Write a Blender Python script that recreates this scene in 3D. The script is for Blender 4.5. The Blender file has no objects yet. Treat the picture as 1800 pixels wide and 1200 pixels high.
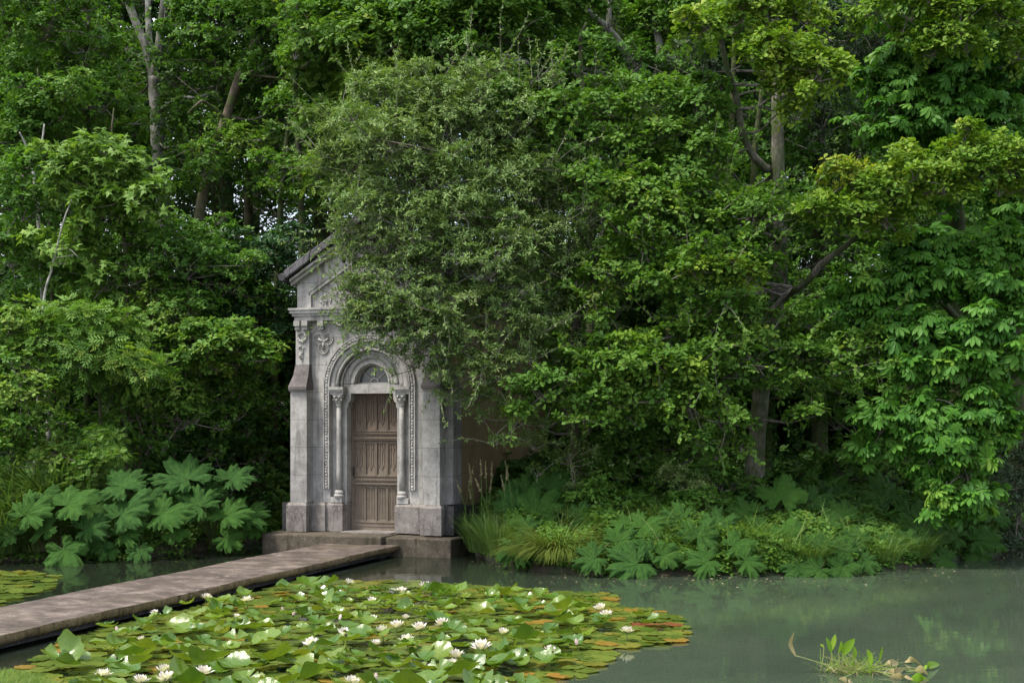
import bpy, math, random
import numpy as np
from mathutils import Vector, Matrix

random.seed(11)
rng = np.random.default_rng(11)
sc = bpy.context.scene
COL = sc.collection
R = math.radians

# ------------------------------------------------------------------ camera
FPX, CX, HY, EYE = 2300.0, 900.0, 735.0, 2.47      # photo pixels (1800 wide); eye 2.47 m above the water
cam = bpy.data.cameras.new('camera')
cam.sensor_width = 36.0
cam.lens = 36.0 * FPX / 1800.0
cam.shift_y = (HY - 600.0) / 1800.0
cam.clip_start = 0.1
cam.clip_end = 2000.0
cam_o = bpy.data.objects.new('camera', cam)
COL.objects.link(cam_o)
cam_o.location = (0, 0, EYE)
cam_o.rotation_euler = (R(90), 0, 0)
sc.camera = cam_o

# ------------------------------------------------------------------ light
SUN_EL, SUN_AZ = 62.0, 245.0        # azimuth clockwise from +Y: high, left of the camera
world = bpy.data.worlds.new('World')
sc.world = world
world.use_nodes = True
nt = world.node_tree
sky = nt.nodes.new('ShaderNodeTexSky')
sky.sky_type = 'NISHITA'
sky.sun_disc = False
sky.sun_elevation = R(SUN_EL)
sky.sun_rotation = R(SUN_AZ)
sky.air_density = 1.0
sky.dust_density = 3.0
sky.ozone_density = 1.0
bg = nt.nodes['Background']
# thin broken cloud: the sky's own colour paled towards white where cloud stands
_tc = nt.nodes.new('ShaderNodeTexCoord'); _ns = nt.nodes.new('ShaderNodeTexNoise'); _ns.inputs['Scale'].default_value = 2.6; _ns.inputs['Detail'].default_value = 6
nt.links.new(_tc.outputs['Generated'], _ns.inputs['Vector'])
_rp = nt.nodes.new('ShaderNodeValToRGB'); _rp.color_ramp.elements[0].position = 0.35; _rp.color_ramp.elements[1].position = 0.62
nt.links.new(_ns.outputs['Fac'], _rp.inputs[0])
_mx = nt.nodes.new('ShaderNodeMix'); _mx.data_type = 'RGBA'
_mx.inputs[7].default_value = (5.6, 5.8, 6.2, 1)
_ml = nt.nodes.new('ShaderNodeMath'); _ml.operation = 'MULTIPLY'; _ml.inputs[1].default_value = 0.85
nt.links.new(_rp.outputs[0], _ml.inputs[0]); nt.links.new(_ml.outputs[0], _mx.inputs[0]); nt.links.new(sky.outputs[0], _mx.inputs[6])
nt.links.new(_mx.outputs[2], bg.inputs[0])
bg.inputs[1].default_value = 0.09
sun = bpy.data.lights.new('sun', 'SUN')
sun.energy = 1.5
sun.angle = R(10)
sun.color = (1.0, 0.95, 0.86)
sun_o = bpy.data.objects.new('sun', sun)
COL.objects.link(sun_o)
_s = Vector((math.sin(R(SUN_AZ)) * math.cos(R(SUN_EL)), math.cos(R(SUN_AZ)) * math.cos(R(SUN_EL)), math.sin(R(SUN_EL))))
sun_o.rotation_euler = (-_s).to_track_quat('-Z', 'Y').to_euler()
sun_o.location = _s * 60
sc.view_settings.view_transform = 'Standard'
sc.view_settings.look = 'None'
sc.view_settings.gamma = 1.0
sc.view_settings.exposure = 2.1
sc.cycles.max_bounces = 6
sc.cycles.diffuse_bounces = 4
sc.cycles.glossy_bounces = 3
sc.cycles.transmission_bounces = 3
sc.cycles.use_denoising = True

# ------------------------------------------------------------------ helpers
def W(px, py, Y):
    """A photo pixel at a distance of Y metres -> world point."""
    return np.array([(px - CX) * Y / FPX, Y, EYE - (py - HY) * Y / FPX])

def G(px, py, z=0.0):
    """A photo pixel on the level z -> world point."""
    Y = (EYE - z) * FPX / (py - HY)
    return np.array([(px - CX) * Y / FPX, Y, z])

def norm(a):
    return a / np.maximum(np.linalg.norm(a, axis=-1, keepdims=True), 1e-9)

def tag(o, label=None, cat=None, group=None, kind=None):
    if label: o['label'] = label
    if cat: o['category'] = cat
    if group: o['group'] = group
    if kind: o['kind'] = kind
    return o

def empty(name, loc, rz=0.0, label=None, cat=None, group=None):
    o = bpy.data.objects.new(name, None)
    o.empty_display_size = 0.1
    COL.objects.link(o)
    o.location = loc
    o.rotation_euler = (0, 0, rz)
    return tag(o, label, cat, group)

def spline(pts, n=6):
    """Catmull-Rom through rows of any width."""
    p = np.asarray(pts, float)
    if len(p) < 3:
        t = np.linspace(0, 1, n + 1)[:, None]
        return p[0] * (1 - t) + p[-1] * t
    q = np.vstack([2 * p[0] - p[1], p, 2 * p[-1] - p[-2]])
    out = []
    for i in range(1, len(q) - 2):
        for t in np.linspace(0, 1, n, endpoint=False):
            a, b, c, d = q[i - 1], q[i], q[i + 1], q[i + 2]
            out.append(0.5 * (2 * b + (c - a) * t + (2 * a - 5 * b + 4 * c - d) * t * t + (3 * b - a - 3 * c + d) * t ** 3))
    out.append(p[-1])
    return np.array(out)

class MB:
    """Collects shapes and links them as ONE mesh object."""
    def __init__(s):
        s.V = []; s.n = 0; s.idx = []; s.tot = []; s.mat = []; s.rnd = []
    def raw(s, V, faces, mat=0, rnd=0.5):
        V = np.asarray(V, float)
        for f in faces:
            s.idx.append(np.asarray(f, np.int64) + s.n); s.tot.append(np.array([len(f)])); s.mat.append(np.array([mat]))
        s.V.append(V); s.n += len(V)
        s.rnd.append(np.full(len(V), rnd, float) if np.isscalar(rnd) else np.asarray(rnd, float))
        return s
    def bulk(s, V, idx, tot, rnd, mat=0):
        s.idx.append(idx + s.n); s.tot.append(tot); s.mat.append(np.full(len(tot), mat))
        s.V.append(V); s.rnd.append(rnd); s.n += len(V)
        return s
    def box(s, x0, x1, y0, y1, z0, z1, mat=0, rnd=0.5):
        V = [(x0, y0, z0), (x1, y0, z0), (x1, y1, z0), (x0, y1, z0), (x0, y0, z1), (x1, y0, z1), (x1, y1, z1), (x0, y1, z1)]
        return s.raw(V, [(0, 3, 2, 1), (4, 5, 6, 7), (0, 1, 5, 4), (1, 2, 6, 5), (2, 3, 7, 6), (3, 0, 4, 7)], mat, rnd)
    def hexa(s, V, mat=0):
        return s.raw(V, [(0, 3, 2, 1), (4, 5, 6, 7), (0, 1, 5, 4), (1, 2, 6, 5), (2, 3, 7, 6), (3, 0, 4, 7)], mat)
    def prism(s, poly, y0, y1, mat=0):
        """Outline in (x, z), counter-clockwise seen from -y, extruded from y0 to y1."""
        n = len(poly)
        V = [(a, y0, b) for a, b in poly] + [(a, y1, b) for a, b in poly]
        F = [tuple(range(n)), tuple(range(2 * n - 1, n - 1, -1))]
        F += [(i, i + n, (i + 1) % n + n, (i + 1) % n) for i in range(n)]
        return s.raw(V, F, mat)
    def grid(s, P, mat=0, rnd=0.5, wrap=False):
        """P: (rows, cols, 3)."""
        P = np.asarray(P, float); a, b = P.shape[:2]
        I = np.arange(a * b).reshape(a, b)
        if wrap: I = np.hstack([I, I[:, :1]])
        q = np.stack([I[:-1, :-1], I[:-1, 1:], I[1:, 1:], I[1:, :-1]], -1).reshape(-1, 4)
        s.idx.append(q.ravel() + s.n); s.tot.append(np.full(len(q), 4)); s.mat.append(np.full(len(q), mat))
        s.V.append(P.reshape(-1, 3)); s.n += a * b
        s.rnd.append(np.full(a * b, rnd, float) if np.isscalar(rnd) else np.asarray(rnd, float).ravel())
        return s
    def tube(s, path, rad, k=8, mat=0, rnd=0.5, cap=True, lump=0.0):
        p = np.asarray(path, float); n = len(p)
        rad = np.full(n, rad, float) if np.isscalar(rad) else np.asarray(rad, float)
        t = norm(np.gradient(p, axis=0))
        ref = np.array([0.31, 0.87, 0.23]) if abs(t[0] @ np.array([0.31, 0.87, 0.23])) < 0.8 else np.array([1.0, 0.1, 0.2])
        a = norm(ref - (t @ ref)[:, None] * t)
        b = np.cross(t, a)
        th = np.arange(k) * 2 * np.pi / k
        rr = rad[:, None] * np.ones(k)
        if lump: rr = rr * (1 + lump * rng.normal(size=(n, k)))
        P = p[:, None] + rr[..., None] * (np.cos(th)[None, :, None] * a[:, None] + np.sin(th)[None, :, None] * b[:, None])
        n0 = s.n
        s.grid(P, mat, rnd, wrap=True)
        if cap:
            s.idx.append(np.arange(k)[::-1] + n0); s.tot.append(np.array([k])); s.mat.append(np.array([mat]))
            s.idx.append(np.arange(k) + n0 + (n - 1) * k); s.tot.append(np.array([k])); s.mat.append(np.array([mat]))
        return s
    def lathe(s, prof, c, k=20, mat=0):
        th = np.arange(k) * 2 * np.pi / k
        P = np.array([[(c[0] + r * math.cos(t), c[1] + r * math.sin(t), c[2] + z) for t in th] for r, z in prof])
        return s.grid(P, mat, wrap=True)
    def build(s, name, mats, parent=None, smooth=False, off=None):
        V = np.concatenate(s.V)
        if off is not None: V = V - np.asarray(off, float)
        idx = np.concatenate(s.idx).astype(np.int32); tot = np.concatenate(s.tot).astype(np.int32)
        m = bpy.data.meshes.new(name)
        m.vertices.add(len(V)); m.vertices.foreach_set('co', V.astype(np.float32).ravel())
        m.loops.add(len(idx)); m.loops.foreach_set('vertex_index', idx)
        m.polygons.add(len(tot))
        m.polygons.foreach_set('loop_start', np.concatenate([[0], np.cumsum(tot)[:-1]]).astype(np.int32))
        m.polygons.foreach_set('loop_total', tot)
        m.polygons.foreach_set('material_index', np.concatenate(s.mat).astype(np.int32))
        m.polygons.foreach_set('use_smooth', np.full(len(tot), bool(smooth)))
        at = m.attributes.new('rnd', 'FLOAT', 'POINT')
        at.data.foreach_set('value', np.concatenate(s.rnd).astype(np.float32))
        m.update(calc_edges=True)
        for x in (mats if isinstance(mats, (list, tuple)) else [mats]): m.materials.append(x)
        o = bpy.data.objects.new(name, m)
        COL.objects.link(o)
        if parent is not None: o.parent = parent
        return o

# ------------------------------------------------------------------ materials
def new_mat(name):
    m = bpy.data.materials.new(name); m.use_nodes = True
    t = m.node_tree; t.nodes.clear()
    out = t.nodes.new('ShaderNodeOutputMaterial')
    return m, t, out

def node(t, kind, **kw):
    n = t.nodes.new('ShaderNode' + kind)
    for k, v in kw.items():
        if k in n.inputs: n.inputs[k].default_value = v
        else: setattr(n, k, v)
    return n

def rgb(c): return (c[0], c[1], c[2], 1.0)

def ramp(t, fac, stops):
    r = t.nodes.new('ShaderNodeValToRGB')
    e = r.color_ramp.elements
    while len(e) < len(stops): e.new(0.5)
    for i, (p, c) in enumerate(stops):
        e[i].position = p; e[i].color = rgb(c) if hasattr(c, '__len__') else (c, c, c, 1)
    t.links.new(fac, r.inputs[0])
    return r.outputs[0]

def noise(t, vec, scale, detail=5.0, rough=0.6, out='Fac'):
    n = node(t, 'TexNoise', Scale=scale, Detail=detail, Roughness=rough)
    if vec is not None: t.links.new(vec, n.inputs['Vector'])
    return n.outputs[out]

def mixc(t, fac, a, b, mode='MIX'):
    n = t.nodes.new('ShaderNodeMix'); n.data_type = 'RGBA'; n.blend_type = mode
    for v, i in ((fac, 0), (a, 6), (b, 7)):
        if hasattr(v, 'links'): t.links.new(v, n.inputs[i])
        elif i == 0: n.inputs[0].default_value = v
        else: n.inputs[i].default_value = rgb(v)
    return n.outputs[2]

def stretch(t, vec, s):
    n = t.nodes.new('ShaderNodeMapping'); n.inputs['Scale'].default_value = s
    t.links.new(vec, n.inputs['Vector']); return n.outputs[0]

def leaf_mat(name, c0, c1, c2=None, trans=0.34, rough=0.52, spec=0.16):
    m, t, out = new_mat(name)
    a = node(t, 'Attribute', attribute_name='rnd')
    col = ramp(t, a.outputs['Fac'], [(0.0, c0), (0.75, c1), (1.0, c2 or c1)])
    p = node(t, 'BsdfPrincipled', Roughness=rough)
    p.inputs['Specular IOR Level'].default_value = spec
    t.links.new(col, p.inputs['Base Color'])
    tr = node(t, 'BsdfTranslucent')
    t.links.new(mixc(t, 1.0, col, (1.25, 1.35, 0.55), 'MULTIPLY'), tr.inputs[0])
    mx = node(t, 'MixShader'); mx.inputs[0].default_value = trans
    t.links.new(p.outputs[0], mx.inputs[1]); t.links.new(tr.outputs[0], mx.inputs[2])
    t.links.new(mx.outputs[0], out.inputs[0])
    return m

def bark_mat(name, dark, light, moss=0.0, scale=6.0):
    m, t, out = new_mat(name)
    tc = node(t, 'TexCoord').outputs['Object']
    st = stretch(t, tc, (1, 1, 0.25))
    n1 = noise(t, st, scale * 4, 6, 0.7); n2 = noise(t, tc, scale * 0.35, 4, 0.6)
    col = ramp(t, n1, [(0.3, dark), (0.62, light)])
    col = mixc(t, ramp(t, n2, [(0.45, 0.0), (0.62, 0.75)]), col, tuple(0.55 * x for x in dark))
    if moss: col = mixc(t, ramp(t, noise(t, tc, scale * 0.6, 6, 0.65), [(0.5 - moss * 0.2, 0.0), (0.6, 0.85)]), col, (0.05, 0.075, 0.02))
    p = node(t, 'BsdfPrincipled', Roughness=0.9); p.inputs['Specular IOR Level'].default_value = 0.15
    t.links.new(col, p.inputs['Base Color'])
    b = node(t, 'Bump', Strength=0.7, Distance=0.03); t.links.new(n1, b.inputs['Height']); t.links.new(b.outputs[0], p.inputs['Normal'])
    t.links.new(p.outputs[0], out.inputs[0])
    return m

def plain_mat(name, col, rough=0.6, var=0.25, scale=12.0, spec=0.3, bump=0.0, metallic=0.0):
    m, t, out = new_mat(name)
    tc = node(t, 'TexCoord').outputs['Object']
    n1 = noise(t, tc, scale, 5, 0.65)
    c = ramp(t, n1, [(0.25, tuple(x * (1 - var) for x in col)), (0.75, tuple(min(1, x * (1 + var)) for x in col))])
    p = node(t, 'BsdfPrincipled', Roughness=rough, Metallic=metallic); p.inputs['Specular IOR Level'].default_value = spec
    t.links.new(c, p.inputs['Base Color'])
    if bump:
        b = node(t, 'Bump', Strength=bump, Distance=0.01); t.links.new(n1, b.inputs['Height']); t.links.new(b.outputs[0], p.inputs['Normal'])
    t.links.new(p.outputs[0], out.inputs[0])
    return m

def stone_mat(name, base, light, stain, axis='x', stain_amt=0.5, joints=True, lichen=0.0, algae=None):
    """Weathered ashlar; joints every 0.515 m in height. axis = the wall's horizontal axis in the object's own space."""
    m, t, out = new_mat(name)
    tc = node(t, 'TexCoord').outputs['Object']
    big = noise(t, tc, 1.6, 6, 0.65); mid = noise(t, tc, 7.0, 8, 0.7); fine = noise(t, tc, 60.0, 4, 0.7)
    streak = noise(t, stretch(t, tc, (6, 6, 0.6)), 1.3, 6, 0.7)
    col = ramp(t, mid, [(0.3, base), (0.7, light)])
    col = mixc(t, ramp(t, big, [(0.46, 0.0), (0.66, 0.6 * stain_amt)]), col, stain)
    col = mixc(t, ramp(t, streak, [(0.53, 0.0), (0.66, 0.85 * stain_amt)]), col, stain)
    col = mixc(t, ramp(t, noise(t, tc, 18.0, 8, 0.75), [(0.56, 0.0), (0.66, 0.75 * stain_amt)]), col, tuple(0.45 * x for x in stain))
    if algae: col = mixc(t, ramp(t, noise(t, stretch(t, tc, (1, 1, 0.3)), 1.1, 5, 0.6), [(0.3, 0.25), (0.6, 0.9)]), col, algae)
    if lichen: col = mixc(t, ramp(t, noise(t, tc, 26.0, 3, 0.5), [(0.62, 0.0), (0.67, lichen)]), col, (0.36, 0.34, 0.30))
    h = mid
    if joints:
        sx = t.nodes.new('ShaderNodeSeparateXYZ'); t.links.new(tc, sx.inputs[0])
        cb = t.nodes.new('ShaderNodeCombineXYZ')
        t.links.new(sx.outputs[0 if axis == 'x' else 1], cb.inputs[0])
        ad = node(t, 'Math', operation='ADD'); ad.inputs[1].default_value = 0.515 * 4 - 0.9 + 0.0
        t.links.new(sx.outputs[2], ad.inputs[0]); t.links.new(ad.outputs[0], cb.inputs[1])
        br = node(t, 'TexBrick'); br.offset = 0.43
        for k, v in (('Scale', 1.0), ('Mortar Size', 0.006), ('Mortar Smooth', 0.6), ('Bias', 0.0), ('Brick Width', 1.17), ('Row Height', 0.515)):
            br.inputs[k].default_value = v
        br.inputs['Color1'].default_value = (1.06, 1.05, 1.03, 1); br.inputs['Color2'].default_value = (0.86, 0.86, 0.88, 1); br.inputs['Mortar'].default_value = (0.42, 0.42, 0.42, 1)
        t.links.new(cb.outputs[0], br.inputs['Vector'])
        col = mixc(t, 1.0, col, br.outputs['Color'], 'MULTIPLY')
    p = node(t, 'BsdfPrincipled', Roughness=0.88); p.inputs['Specular IOR Level'].default_value = 0.2
    t.links.new(col, p.inputs['Base Color'])
    b = node(t, 'Bump', Strength=0.35, Distance=0.02); t.links.new(mixc(t, 0.5, mid, fine), b.inputs['Height']); t.links.new(b.outputs[0], p.inputs['Normal'])
    t.links.new(p.outputs[0], out.inputs[0])
    return m

# leaves
M = {}
M['oak'] = leaf_mat('oak_leaf', (0.06, 0.14, 0.022), (0.11, 0.205, 0.027), (0.18, 0.24, 0.035))
M['oak_young'] = leaf_mat('young_oak_leaf', (0.09, 0.18, 0.02), (0.17, 0.26, 0.028), (0.30, 0.32, 0.045))
M['willow'] = leaf_mat('sallow_leaf', (0.09, 0.155, 0.042), (0.16, 0.235, 0.07), (0.235, 0.295, 0.11), trans=0.28, rough=0.5)
M['chestnut'] = leaf_mat('chestnut_leaf', (0.045, 0.135, 0.018), (0.085, 0.205, 0.025), (0.15, 0.26, 0.035), rough=0.45)
M['maple'] = leaf_mat('maple_leaf', (0.09, 0.175, 0.03), (0.155, 0.255, 0.045), (0.22, 0.29, 0.055), trans=0.33)
M['ash'] = leaf_mat('ash_leaf', (0.08, 0.17, 0.03), (0.145, 0.25, 0.045), (0.23, 0.3, 0.055))
M['hazel'] = leaf_mat('hazel_leaf', (0.052, 0.128, 0.019), (0.10, 0.2, 0.03), (0.165, 0.245, 0.042))
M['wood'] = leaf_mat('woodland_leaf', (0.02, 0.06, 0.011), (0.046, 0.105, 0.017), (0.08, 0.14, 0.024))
M['grey_leaf'] = leaf_mat('holm_oak_leaf', (0.04, 0.07, 0.035), (0.07, 0.105, 0.05), (0.12, 0.15, 0.08), trans=0.1, rough=0.5)
M['dark_leaf'] = leaf_mat('evergreen_leaf', (0.012, 0.04, 0.012), (0.03, 0.08, 0.022), (0.05, 0.11, 0.03), trans=0.15)
M['gunnera'] = None
M['sedge'] = leaf_mat('sedge_blade', (0.07, 0.11, 0.018), (0.13, 0.17, 0.03), (0.22, 0.2, 0.06), trans=0.25)
M['grass'] = leaf_mat('grass_blade', (0.055, 0.11, 0.025), (0.105, 0.175, 0.04), (0.19, 0.22, 0.08), trans=0.25)
M['lawn'] = leaf_mat('lawn_blade', (0.08, 0.15, 0.025), (0.14, 0.22, 0.035), (0.24, 0.26, 0.07), trans=0.25)
M['fern'] = leaf_mat('fern_leaf', (0.035, 0.1, 0.016), (0.07, 0.17, 0.022), (0.11, 0.2, 0.03), trans=0.3)
M['herb'] = leaf_mat('herb_leaf', (0.042, 0.10, 0.012), (0.09, 0.165, 0.018), (0.16, 0.2, 0.03), trans=0.3)
M['straw'] = leaf_mat('straw_blade', (0.16, 0.13, 0.07), (0.28, 0.24, 0.14), (0.38, 0.33, 0.22), trans=0.15)
M['red_leaf'] = leaf_mat('rusty_leaf', (0.10, 0.018, 0.008), (0.22, 0.04, 0.012), (0.26, 0.1, 0.02), trans=0.2)
M['bark'] = bark_mat('brown_bark', (0.055, 0.043, 0.03), (0.165, 0.135, 0.10), 0.4)
M['bark_grey'] = bark_mat('grey_bark', (0.10, 0.095, 0.082), (0.30, 0.29, 0.26), 0.1, 4.0)
M['bark_oak'] = bark_mat('oak_bark', (0.06, 0.052, 0.042), (0.21, 0.19, 0.16), 0.6)
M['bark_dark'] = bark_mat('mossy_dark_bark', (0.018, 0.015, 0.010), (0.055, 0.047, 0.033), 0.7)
M['twig'] = bark_mat('twig_bark', (0.085, 0.073, 0.06), (0.25, 0.225, 0.195), 0.0, 10)
M['pale_twig'] = bark_mat('pale_twig_bark', (0.2, 0.19, 0.165), (0.42, 0.4, 0.36), 0.0, 10)
# stone, wood, iron
M['stone'] = stone_mat('facade_limestone', (0.255, 0.245, 0.228), (0.41, 0.398, 0.372), (0.10, 0.092, 0.086), 'x', 0.85)
M['stone_plain'] = stone_mat('carved_limestone', (0.255, 0.245, 0.228), (0.41, 0.396, 0.37), (0.10, 0.092, 0.086), 'x', 0.75, joints=False)
M['stone_side'] = stone_mat('side_limestone', (0.24, 0.18, 0.11), (0.33, 0.255, 0.165), (0.12, 0.09, 0.05), 'y', 0.7, algae=(0.19, 0.135, 0.065))
M['stone_side_pale'] = stone_mat('pier_side_limestone', (0.21, 0.196, 0.186), (0.31, 0.292, 0.28), (0.085, 0.077, 0.075), 'y', 0.8)
M['stone_plinth'] = stone_mat('plinth_limestone', (0.14, 0.123, 0.11), (0.25, 0.228, 0.21), (0.04, 0.035, 0.033), 'x', 1.0, joints=False, lichen=0.45)
M['stone_black'] = stone_mat('blackened_limestone', (0.03, 0.029, 0.031), (0.065, 0.062, 0.064), (0.015, 0.015, 0.016), 'x', 0.9, joints=False, lichen=0.2)
M['stone_weather'] = stone_mat('weathered_slope_limestone', (0.085, 0.073, 0.07), (0.16, 0.142, 0.135), (0.038, 0.033, 0.033), 'x', 0.9, joints=False, lichen=0.2)
M['roof_stone'] = stone_mat('roof_coping_limestone', (0.035, 0.034, 0.038), (0.095, 0.092, 0.098), (0.016, 0.015, 0.017), 'x', 0.9, joints=False, lichen=0.35)
M['slab'] = stone_mat('wet_slab_stone', (0.055, 0.045, 0.032), (0.118, 0.096, 0.073), (0.022, 0.021, 0.012), 'x', 1.0, joints=False, lichen=0.2, algae=None)
M['iron'] = plain_mat('black_iron', (0.02, 0.018, 0.017), 0.55, 0.3, 30, 0.5)
# ------------------------------------------------------------------ the ground and the pond
SHORE_X = np.array([-60, -20, -8.9, -6.6, -4.9, -3.2, -1.2, -0.6, 0.0, 1.17, 4.46, 6.08, 8.07, 9.6, 20, 60.])
SHORE_Y = np.array([20., 21.8, 22.7, 23.2, 26.2, 27.0, 26.0, 23.4, 21.5, 20.7, 20.55, 21.2, 23.1, 24.3, 26, 27.])
def shore(x): return np.interp(x, SHORE_X, SHORE_Y)
NEAR_X = np.array([-60, -8., -5.2, -4.35, -3.9, -3.0, 0, 6, 60])
NEAR_Y = np.array([10., 11.2, 11.9, 11.8, 11.35, 9.8, 8.6, 8.4, 8.0])
def near_shore(x): return np.interp(x, NEAR_X, NEAR_Y)
_ph = rng.uniform(0, 6.28, (8, 2)); _fr = rng.uniform(0.5, 2.6, (8, 2)) * rng.choice([-1, 1], (8, 2))
def bumps(x, y):
    return sum(np.sin(x * f[0] + p[0] + y * f[1]) for f, p in zip(_fr, _ph)) / 8
def ground_z(x, y):
    x = np.asarray(x, float); y = np.asarray(y, float)
    d = (y - shore(x) + 0.12 * bumps(x * 2, y * 2)) * 0.92
    far = np.where(d < 0, np.maximum(-0.7, d * 0.9), np.where(d < 0.12, d * 1.6, 0.19 + (d - 0.12) * 0.2))
    far = np.minimum(far, 1.15 + 0.004 * np.maximum(d, 0)) + np.where(d > 0.3, 0.07 * bumps(x, y), 0)
    e = (near_shore(x) - y) * 0.9
    near = np.where(e < 0, np.maximum(-0.7, e * 0.9), np.where(e < 0.15, e * 1.2, 0.18 + (e - 0.15) * 0.16))
    near = np.minimum(near, 0.85)
    return np.maximum(far, near)
def gz(x, y): return float(ground_z(x, y))

def soil_mat():
    m, t, out = new_mat('forest_soil')
    tc = node(t, 'TexCoord').outputs['Object']
    c = ramp(t, noise(t, tc, 5.0, 8, 0.7), [(0.3, (0.018, 0.014, 0.009)), (0.55, (0.045, 0.034, 0.02)), (0.75, (0.085, 0.065, 0.035))])
    c = mixc(t, ramp(t, noise(t, tc, 1.3, 5, 0.6), [(0.45, 0.0), (0.6, 0.8)]), c, (0.03, 0.05, 0.014))
    p = node(t, 'BsdfPrincipled', Roughness=0.95); t.links.new(c, p.inputs['Base Color'])
    b = node(t, 'Bump', Strength=0.8, Distance=0.05); t.links.new(noise(t, tc, 14.0, 6, 0.7), b.inputs['Height']); t.links.new(b.outputs[0], p.inputs['Normal'])
    t.links.new(p.outputs[0], out.inputs[0]); return m

def axis(lo, hi, step, far):
    a = list(np.arange(lo, hi + 1e-6, step)); s = step
    left, right = [], []
    x = lo
    while x > -far: s *= 1.35; x -= s; left.append(x)
    s = step; x = hi
    while x < far: s *= 1.35; x += s; right.append(x)
    return np.array(left[::-1] + a + right)
gx = axis(-15, 15, 0.2, 400); gy = axis(6, 40, 0.2, 400)
XX, YY = np.meshgrid(gx, gy)
g = MB(); g.grid(np.stack([XX, YY, ground_z(XX, YY)], -1)[:, ::1])
tag(g.build('ground', soil_mat(), smooth=True), kind='structure')

def water_mat():
    m, t, out = new_mat('murky_pond_water')
    tc = node(t, 'TexCoord').outputs['Object']
    n1 = noise(t, tc, 0.5, 4, 0.55)
    n2 = noise(t, stretch(t, tc, (0.6, 1.6, 1)), 2.2, 6, 0.65)
    c = ramp(t, n1, [(0.3, (0.033, 0.047, 0.031)), (0.7, (0.047, 0.063, 0.041))])
    c = mixc(t, ramp(t, n2, [(0.52, 0.0), (0.72, 0.5)]), c, (0.027, 0.039, 0.026))
    # tree shade and dark reflection painted in near chapel and walkway, silty open pond
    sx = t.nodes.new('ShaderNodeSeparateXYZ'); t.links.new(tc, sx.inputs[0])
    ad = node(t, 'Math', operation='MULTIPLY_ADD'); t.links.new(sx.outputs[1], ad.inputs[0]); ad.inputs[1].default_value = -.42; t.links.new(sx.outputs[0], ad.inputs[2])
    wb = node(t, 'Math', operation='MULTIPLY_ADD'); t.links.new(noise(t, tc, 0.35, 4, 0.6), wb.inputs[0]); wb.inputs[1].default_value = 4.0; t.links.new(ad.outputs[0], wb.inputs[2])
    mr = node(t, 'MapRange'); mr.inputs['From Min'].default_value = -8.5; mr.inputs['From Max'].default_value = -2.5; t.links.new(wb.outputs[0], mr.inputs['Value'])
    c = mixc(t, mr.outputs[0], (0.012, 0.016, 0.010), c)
    p = node(t, 'BsdfPrincipled', Roughness=0.015, IOR=1.33)
    t.links.new(c, p.inputs['Base Color'])
    h = noise(t, stretch(t, tc, (0.8, 2.0, 1)), 3.2, 3, 0.5)
    b = node(t, 'Bump', Strength=0.022, Distance=0.05); t.links.new(h, b.inputs['Height']); t.links.new(b.outputs[0], p.inputs['Normal'])
    t.links.new(p.outputs[0], out.inputs[0]); return m
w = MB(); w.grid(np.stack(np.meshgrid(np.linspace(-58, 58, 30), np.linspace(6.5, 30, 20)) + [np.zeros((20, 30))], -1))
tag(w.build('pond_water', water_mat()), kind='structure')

# ------------------------------------------------------------------ the chapel (x along the facade, y into it, z up)
CH = np.array([-2.645, 24.3, 0.0]); CHR = R(-18)
chapel = empty('chapel', CH, CHR, 'small pale limestone chapel with gabled front and carved wooden door standing at the water edge', 'chapel')
chapel.scale = (0.958, 1, 1)
FZ = 0.36                                  # floor level
PZ = 0.90                                  # top of the plinth
CZ = 4.38                                  # underside of the cornice
HW = 1.40                                  # half width between the corner piers
LEN = 6.9
def arc(r, zc, a0, a1, n=28): return [(r * math.cos(R(a0 + (a1 - a0) * i / n)), zc + r * math.sin(R(a0 + (a1 - a0) * i / n))) for i in range(n + 1)]
SPZ = 3.06
# front wall: outer order with the recess for the columns
b = MB()
outer = [(-HW, PZ - 0.02), (-0.84, PZ - 0.02), (-0.84, SPZ), (-0.72, SPZ)] + arc(0.72, SPZ, 180, 0)[1:-1] + [(0.72, SPZ), (0.84, SPZ), (0.84, PZ - 0.02), (HW, PZ - 0.02), (HW, CZ), (-HW, CZ)]
b.prism(outer, 0.0, 0.10)
b.build('front_wall', M['stone'], chapel)
b = MB()                                   # inner order with the shouldered doorway
sh = [(-0.535, 2.66), (-0.51, 2.68), (-0.51, 2.76), (-0.475, 2.78), (-0.45, 2.84), (-0.45, 2.935)]
inner = [(-1.2, FZ), (-0.535, FZ)] + sh + [(-x, z) for x, z in sh[::-1]] + [(0.535, FZ), (1.2, FZ), (1.2, 3.11), (-1.2, 3.11)]
b.prism(inner, 0.102, 0.40)
tym = [(-0.95, 3.112)] + arc(0.345, 3.125, 180, 0) + [(0.95, 3.112), (0.95, 3.95), (-0.95, 3.95)]
b.prism(tym, 0.106, 0.40)
b.build('door_surround', M['stone_plain'], chapel)
def arch_ring(b, r0, r1, zc, y0, y1, n=40, legs=None):
    """A flat ring (and straight legs down to a height) with real thickness."""
    pts = []
    if legs is not None: pts.append((180, legs))
    a = [(180 - 180 * i / n) for i in range(n + 1)]
    P = [[] for _ in range(4)]
    seq = ([(r, None, legs) for r in [0]] if False else [])
    prof = [(r1, y1), (r1, y0), (r0, y0), (r0, y1)]
    rows = []
    for r, y in prof:
        row = []
        if legs is not None: row.append((-r, y, legs))
        row += [(r * math.cos(R(t)), y, zc + r * math.sin(R(t))) for t in a]
        if legs is not None: row.append((r, y, legs))
        rows.append(row)
    b.grid(rows)
b = MB()                                   # roll mouldings of the arch
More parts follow.
